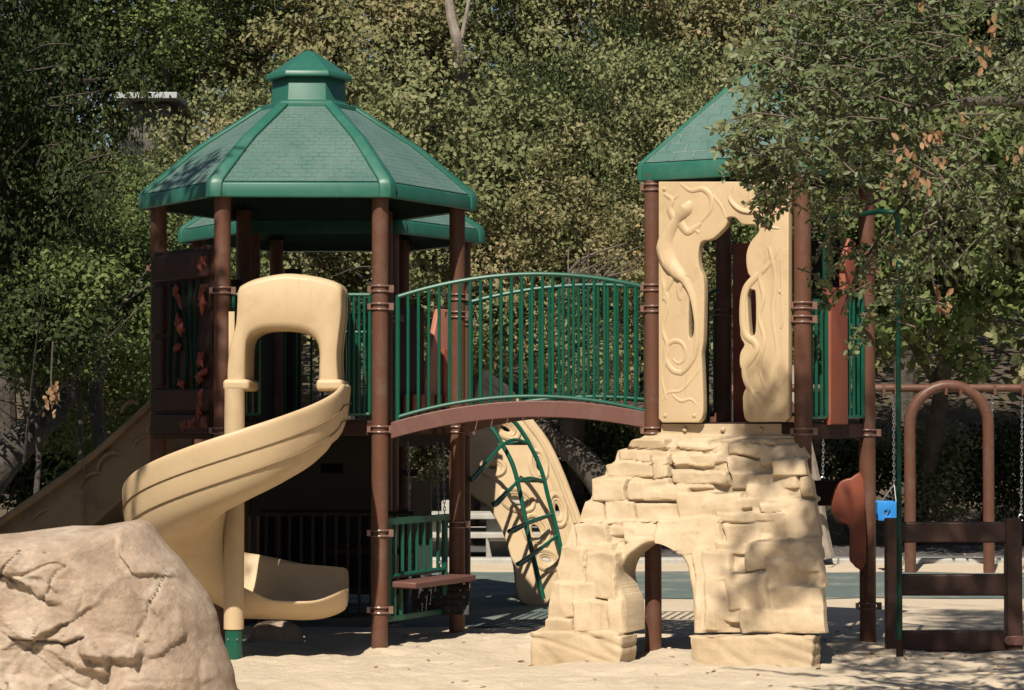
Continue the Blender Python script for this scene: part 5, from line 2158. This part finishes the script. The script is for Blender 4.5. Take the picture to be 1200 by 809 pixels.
overhead(380, 1.72, 2.5, -.4, 1.75, -.06)
overhead(650, 2.5, 4.7, -1.3, 1.65, -.35)
overhead(800, 2.95, 4.9, 1.6, 4.6, -.25)
overhead(120, 2.5, 4.7, 1.65, 3.0, .02)
overhead(260, 2.3, 6.5, 2.5, 5.5, .0, 9.4, 12.5)
C, A, NN, LL = [], [], [], []
mb = MB()
for (s, e) in twigs:
    m_ = s.lerp(e, .5) + Vector((0, 0, .03))
    mb.tube([s, m_, e], [.005, .0035, .0015], 4, caps=False)
    n = int((e - s).length / .0105)
    ax = (e - s).normalized()
    for i in range(n):
        t = rng.uniform(.05, 1.05)
        p = s.lerp(e, t)
        r = Vector(unit(rng, 1)[0])
        la = (ax * .7 + r * .9).normalized()
        ln = rng.uniform(.028, .050)
        C.append(p + la * ln * .6)
        A.append(la)
        NN.append(Vector(unit(rng, 1)[0]) * .75 + Vector((-.25, -.75, .6)))
        LL.append(ln)
C, A, NN, LL = np.array(C), np.array(A), np.array(NN), np.array(LL)
me = leaf_mesh('crown', C, A, NN, LL, LL * rng.uniform(.42, .58, len(LL)), M['leaf_oak'], fold=.16)
link('crown', me, None, tok, smooth=False)
me.transform(Matrix.Translation(-worigin(tok)))
twg = mb.build('twigs', M['twig'], tok, fix=False)
mb = MB()
mb.tube(smoothpts([(4.6, 11.2, -.1), (4.55, 11.2, .4), (4.45, 11.25, 1.6), (4.15, 11.4, 2.9), (3.5, 11.6, 4.1), (2.2, 11.6, 4.8)], 5), list(np.linspace(.30, .06, 26)), 12)
limb_pts = [((4.1, 11.6, 2.9), (3.2, 12.2, 3.35), (2.2, 12.3, 3.4), (1.6, 12.0, 3.15)), ((3.3, 11.4, 4.0), (2.4, 11.3, 4.0), (1.7, 11.5, 3.7)), ((4.4, 11.2, 2.2), (4.8, 11.5, 4.2), (4.6, 11.8, 5.8)), ((2.2, 11.6, 4.6), (.9, 11.6, 5.6), (.2, 11.4, 6.2)), ((3.3, 11.4, 4.0), (2.6, 10.8, 5.4), (2.0, 10.4, 6.3))]
for lp_ in limb_pts:
    mb.tube(smoothpts(lp_, 6), list(np.linspace(.05, .008, (len(lp_) - 1) * 6 + 1)), 8)
for (pts) in ([(1090, 210), (1085, 260), (1100, 300), (1108, 330)], [(1120, 215), (1105, 270), (1080, 310)], [(1150, 225), (1165, 280), (1150, 340)], [(1100, 230), (1090, 300), (1102, 370)], [(1075, 215), (1030, 280), (1000, 330), (985, 370)], [(1060, 220), (985, 260), (955, 310)]):
    mb.tube(smoothpts([at(p[0], p[1], 11.7) for p in pts], 5), list(np.linspace(.010, .003, (len(pts) - 1) * 5 + 1)), 5)
mb.build('trunk', M['bark'], tok, fix=False)
# clusters of dead orange leaves in the oak
C, A, NN, LL = [], [], [], []
for (px, py, k, sp) in ((1092, 160, 20, 10), (1102, 190, 9, 7), (1150, 60, 7, 10), (1163, 28, 8, 9), (1155, 80, 6, 8), (1128, 140, 8, 9), (1148, 142, 6, 7), (1060, 175, 18, 16), (1065, 205, 12, 14), (1040, 215, 8, 10), (1190, 180, 10, 10), (1080, 8, 6, 6), (1105, 350, 10, 12), (1110, 365, 8, 8), (1085, 215, 10, 10), (900, 250, 9, 12), (1045, 300, 6, 10), (1020, 345, 6, 14)):
    for i in range(max(3, int(k * .65))):
        p = at(px + rng.normal() * sp * .6, py + rng.normal() * sp * .8, 10.95 + rng.uniform(-.1, .2) if py < 230 else 11.5)
        la = Vector((rng.normal() * .6, rng.normal() * .4, -1)).normalized()
        C.append(p)
        A.append(la)
        NN.append(Vector((rng.normal() * .5, -1, .4)))
        LL.append(rng.uniform(.032, .055))
C, A, NN, LL = np.array(C), np.array(A), np.array(NN), np.array(LL)
me = leaf_mesh('dead_leaves', C, A, NN, LL, LL * .5, M['leaf_dead'], fold=.2)
link('dead_leaves', me, None, tok, smooth=False)
me.transform(Matrix.Translation(-worigin(tok)))

# dead sprig hanging at left
ds = thing('dead_sprig', 'small hanging sprig of dead orange leaves above the leaning left trunk', 'dead leaves', at(61, 470, 24.0))
C, A, NN, LL = [], [], [], []
for i in range(44):
    p = at(61 + rng.normal() * 5, 462 + rng.normal() * 8, 24.0 + rng.uniform(-.1, .1))
    C.append(p)
    A.append(Vector((rng.normal() * .6, rng.normal() * .4, -1)))
    NN.append(Vector((rng.normal() * .5, -1, .5)))
    LL.append(rng.uniform(.05, .09))
me = leaf_mesh('leaves', np.array(C), np.array(A), np.array(NN), np.array(LL), np.array(LL) * .5, M['leaf_dead'], fold=.2)
link('leaves', me, None, ds, smooth=False)
me.transform(Matrix.Translation(-worigin(ds)))
mb = MB()
mb.tube(smoothpts([at(62, 400, 24.0), at(60, 440, 24.0), at(61, 475, 24.0)], 4), .008, 5)
mb.build('stem', M['twig'], ds, fix=False)

# ------------------------------------------------------------------ oak beyond the left edge: its shade lies over the left of the tower
BASES['o'] = crown_mesh('crown_o', 21, (2.5, 2.1, 2.0), 80, 24, 20, .11, inner=.1)
tc0 = Vector((-4.22, 18.2, 2.25)) + sd * 7.0
t = thing('oak_tree', 'broad oak beyond the left edge whose shade falls on the left of the hexagonal tower', 'tree', (tc0.x, tc0.y, 0))
mb = MB()
limbs(mb, (tc0.x - .4, tc0.y, -.1), (tc0.x, tc0.y, tc0.z), tc0, (2.2, 1.9, 1.7), random.Random(2), .22, 8)
mb.build('trunk', M['bark'], t, fix=False)
o = bpy.data.objects.new('crown', crown_for('o', 'leaf_green'))
COL.objects.link(o)
o.parent = t
o.location = (0, 0, tc0.z)

t = thing('oak_tree', 'unseen bushy low oak added beyond the left edge to darken the left posts and slide', 'tree', (-6.6, 16.6, 0))
mb = MB()  # this low oak is added out of view to block skylight from the left
limbs(mb, (-6.6, 16.6, -.1), (-6.5, 16.4, 3.0), (-6.5, 16.4, 3.0), (1.8, 1.6, 1.8), random.Random(8), .18, 8)
mb.build('trunk', M['bark'], t, fix=False)
o = bpy.data.objects.new('crown', crown_for('o', 'leaf_dark'))
COL.objects.link(o)
o.parent = t
o.location = (.1, -.2, 2.7)
o.scale = (.72, .8, 1.2)
tc0 = Vector((-7.5, 26.5, 4.6)) + sd * 10.5
t = thing('oak_tree', 'tall oak farther beyond the left edge that keeps the dark left trees in shade', 'tree', (tc0.x, tc0.y, 0))
mb = MB()
limbs(mb, (tc0.x - .5, tc0.y, -.1), (tc0.x, tc0.y, tc0.z), tc0, (3, 2.6, 2.4), random.Random(4), .3, 8)
mb.build('trunk', M['bark'], t, fix=False)
o = bpy.data.objects.new('crown', crown_for('o', 'leaf_green'))
COL.objects.link(o)
o.parent = t
o.location = (0, 0, tc0.z)
o.scale = (1.0, 1.25, 1.7)

# fallen leaves on the sand and path
n = 900
X = np.concatenate([rng.uniform(-6, 7, 500), rng.uniform(1.5, 7, 250), rng.uniform(-1, 9, 150)])
Y = np.concatenate([rng.uniform(28.6, 33, 500), rng.uniform(16.5, 20, 250), rng.uniform(15, 19, 150)])
Z = np.array([(.02 if y > 20.3 else sand_z(x, y) + .006) for x, y in zip(X, Y)])
C = np.stack([X, Y, Z], axis=1)
A = unit(rng, n) * np.array([1, 1, .25])
NN = unit(rng, n) * .35 + np.array([0, 0, 1])
me = leaf_mesh('fallen_leaves', C, A, NN, rng.uniform(.03, .075, n), rng.uniform(.02, .04, n), M['leaf_dead'], fold=.1)
link('fallen_leaves', me, None, None, smooth=False)['kind'] = 'stuff'

# ------------------------------------------------------------------ light
world = bpy.data.worlds.new('World')
scene.world = world
world.use_nodes = True
nt = world.node_tree
bg = nt.nodes['Background']
sky = nt.nodes.new('ShaderNodeTexSky')
sky.sky_type = 'NISHITA'
sky.sun_disc = False
sky.sun_elevation = radians(SUN_EL)
sky.sun_rotation = radians(180 + SUN_AZ)
sky.altitude = 100
sky.air_density = 1.0
sky.dust_density = 1.0
nt.links.new(sky.outputs[0], bg.inputs['Color'])
bg.inputs['Strength'].default_value = .05
sun_d = bpy.data.lights.new('sun', 'SUN')
sun_d.energy = 5.0
sun_d.angle = radians(.53)
sun_d.color = (1.0, .93, .80)
sun = bpy.data.objects.new('sun', sun_d)
COL.objects.link(sun)
sun.location = (-8, -10, 20)
sun.rotation_euler = (-sd).to_track_quat('-Z', 'Y').to_euler()

vs_ = scene.view_settings
vs_.view_transform = 'Standard'
vs_.look = 'None'
vs_.gamma = 1
vs_.exposure = 0.34
vs_.use_curve_mapping = False
scene.render.engine = 'CYCLES'
cy = scene.cycles
cy.max_bounces = 6
cy.diffuse_bounces = 1
cy.glossy_bounces = 3
cy.transmission_bounces = 3
cy.transparent_max_bounces = 4
cy.use_denoising = True
cy.use_adaptive_sampling = True
cy.adaptive_threshold = .02
for o in bpy.data.objects:
    if 'wloc' in o:
        del o['wloc']
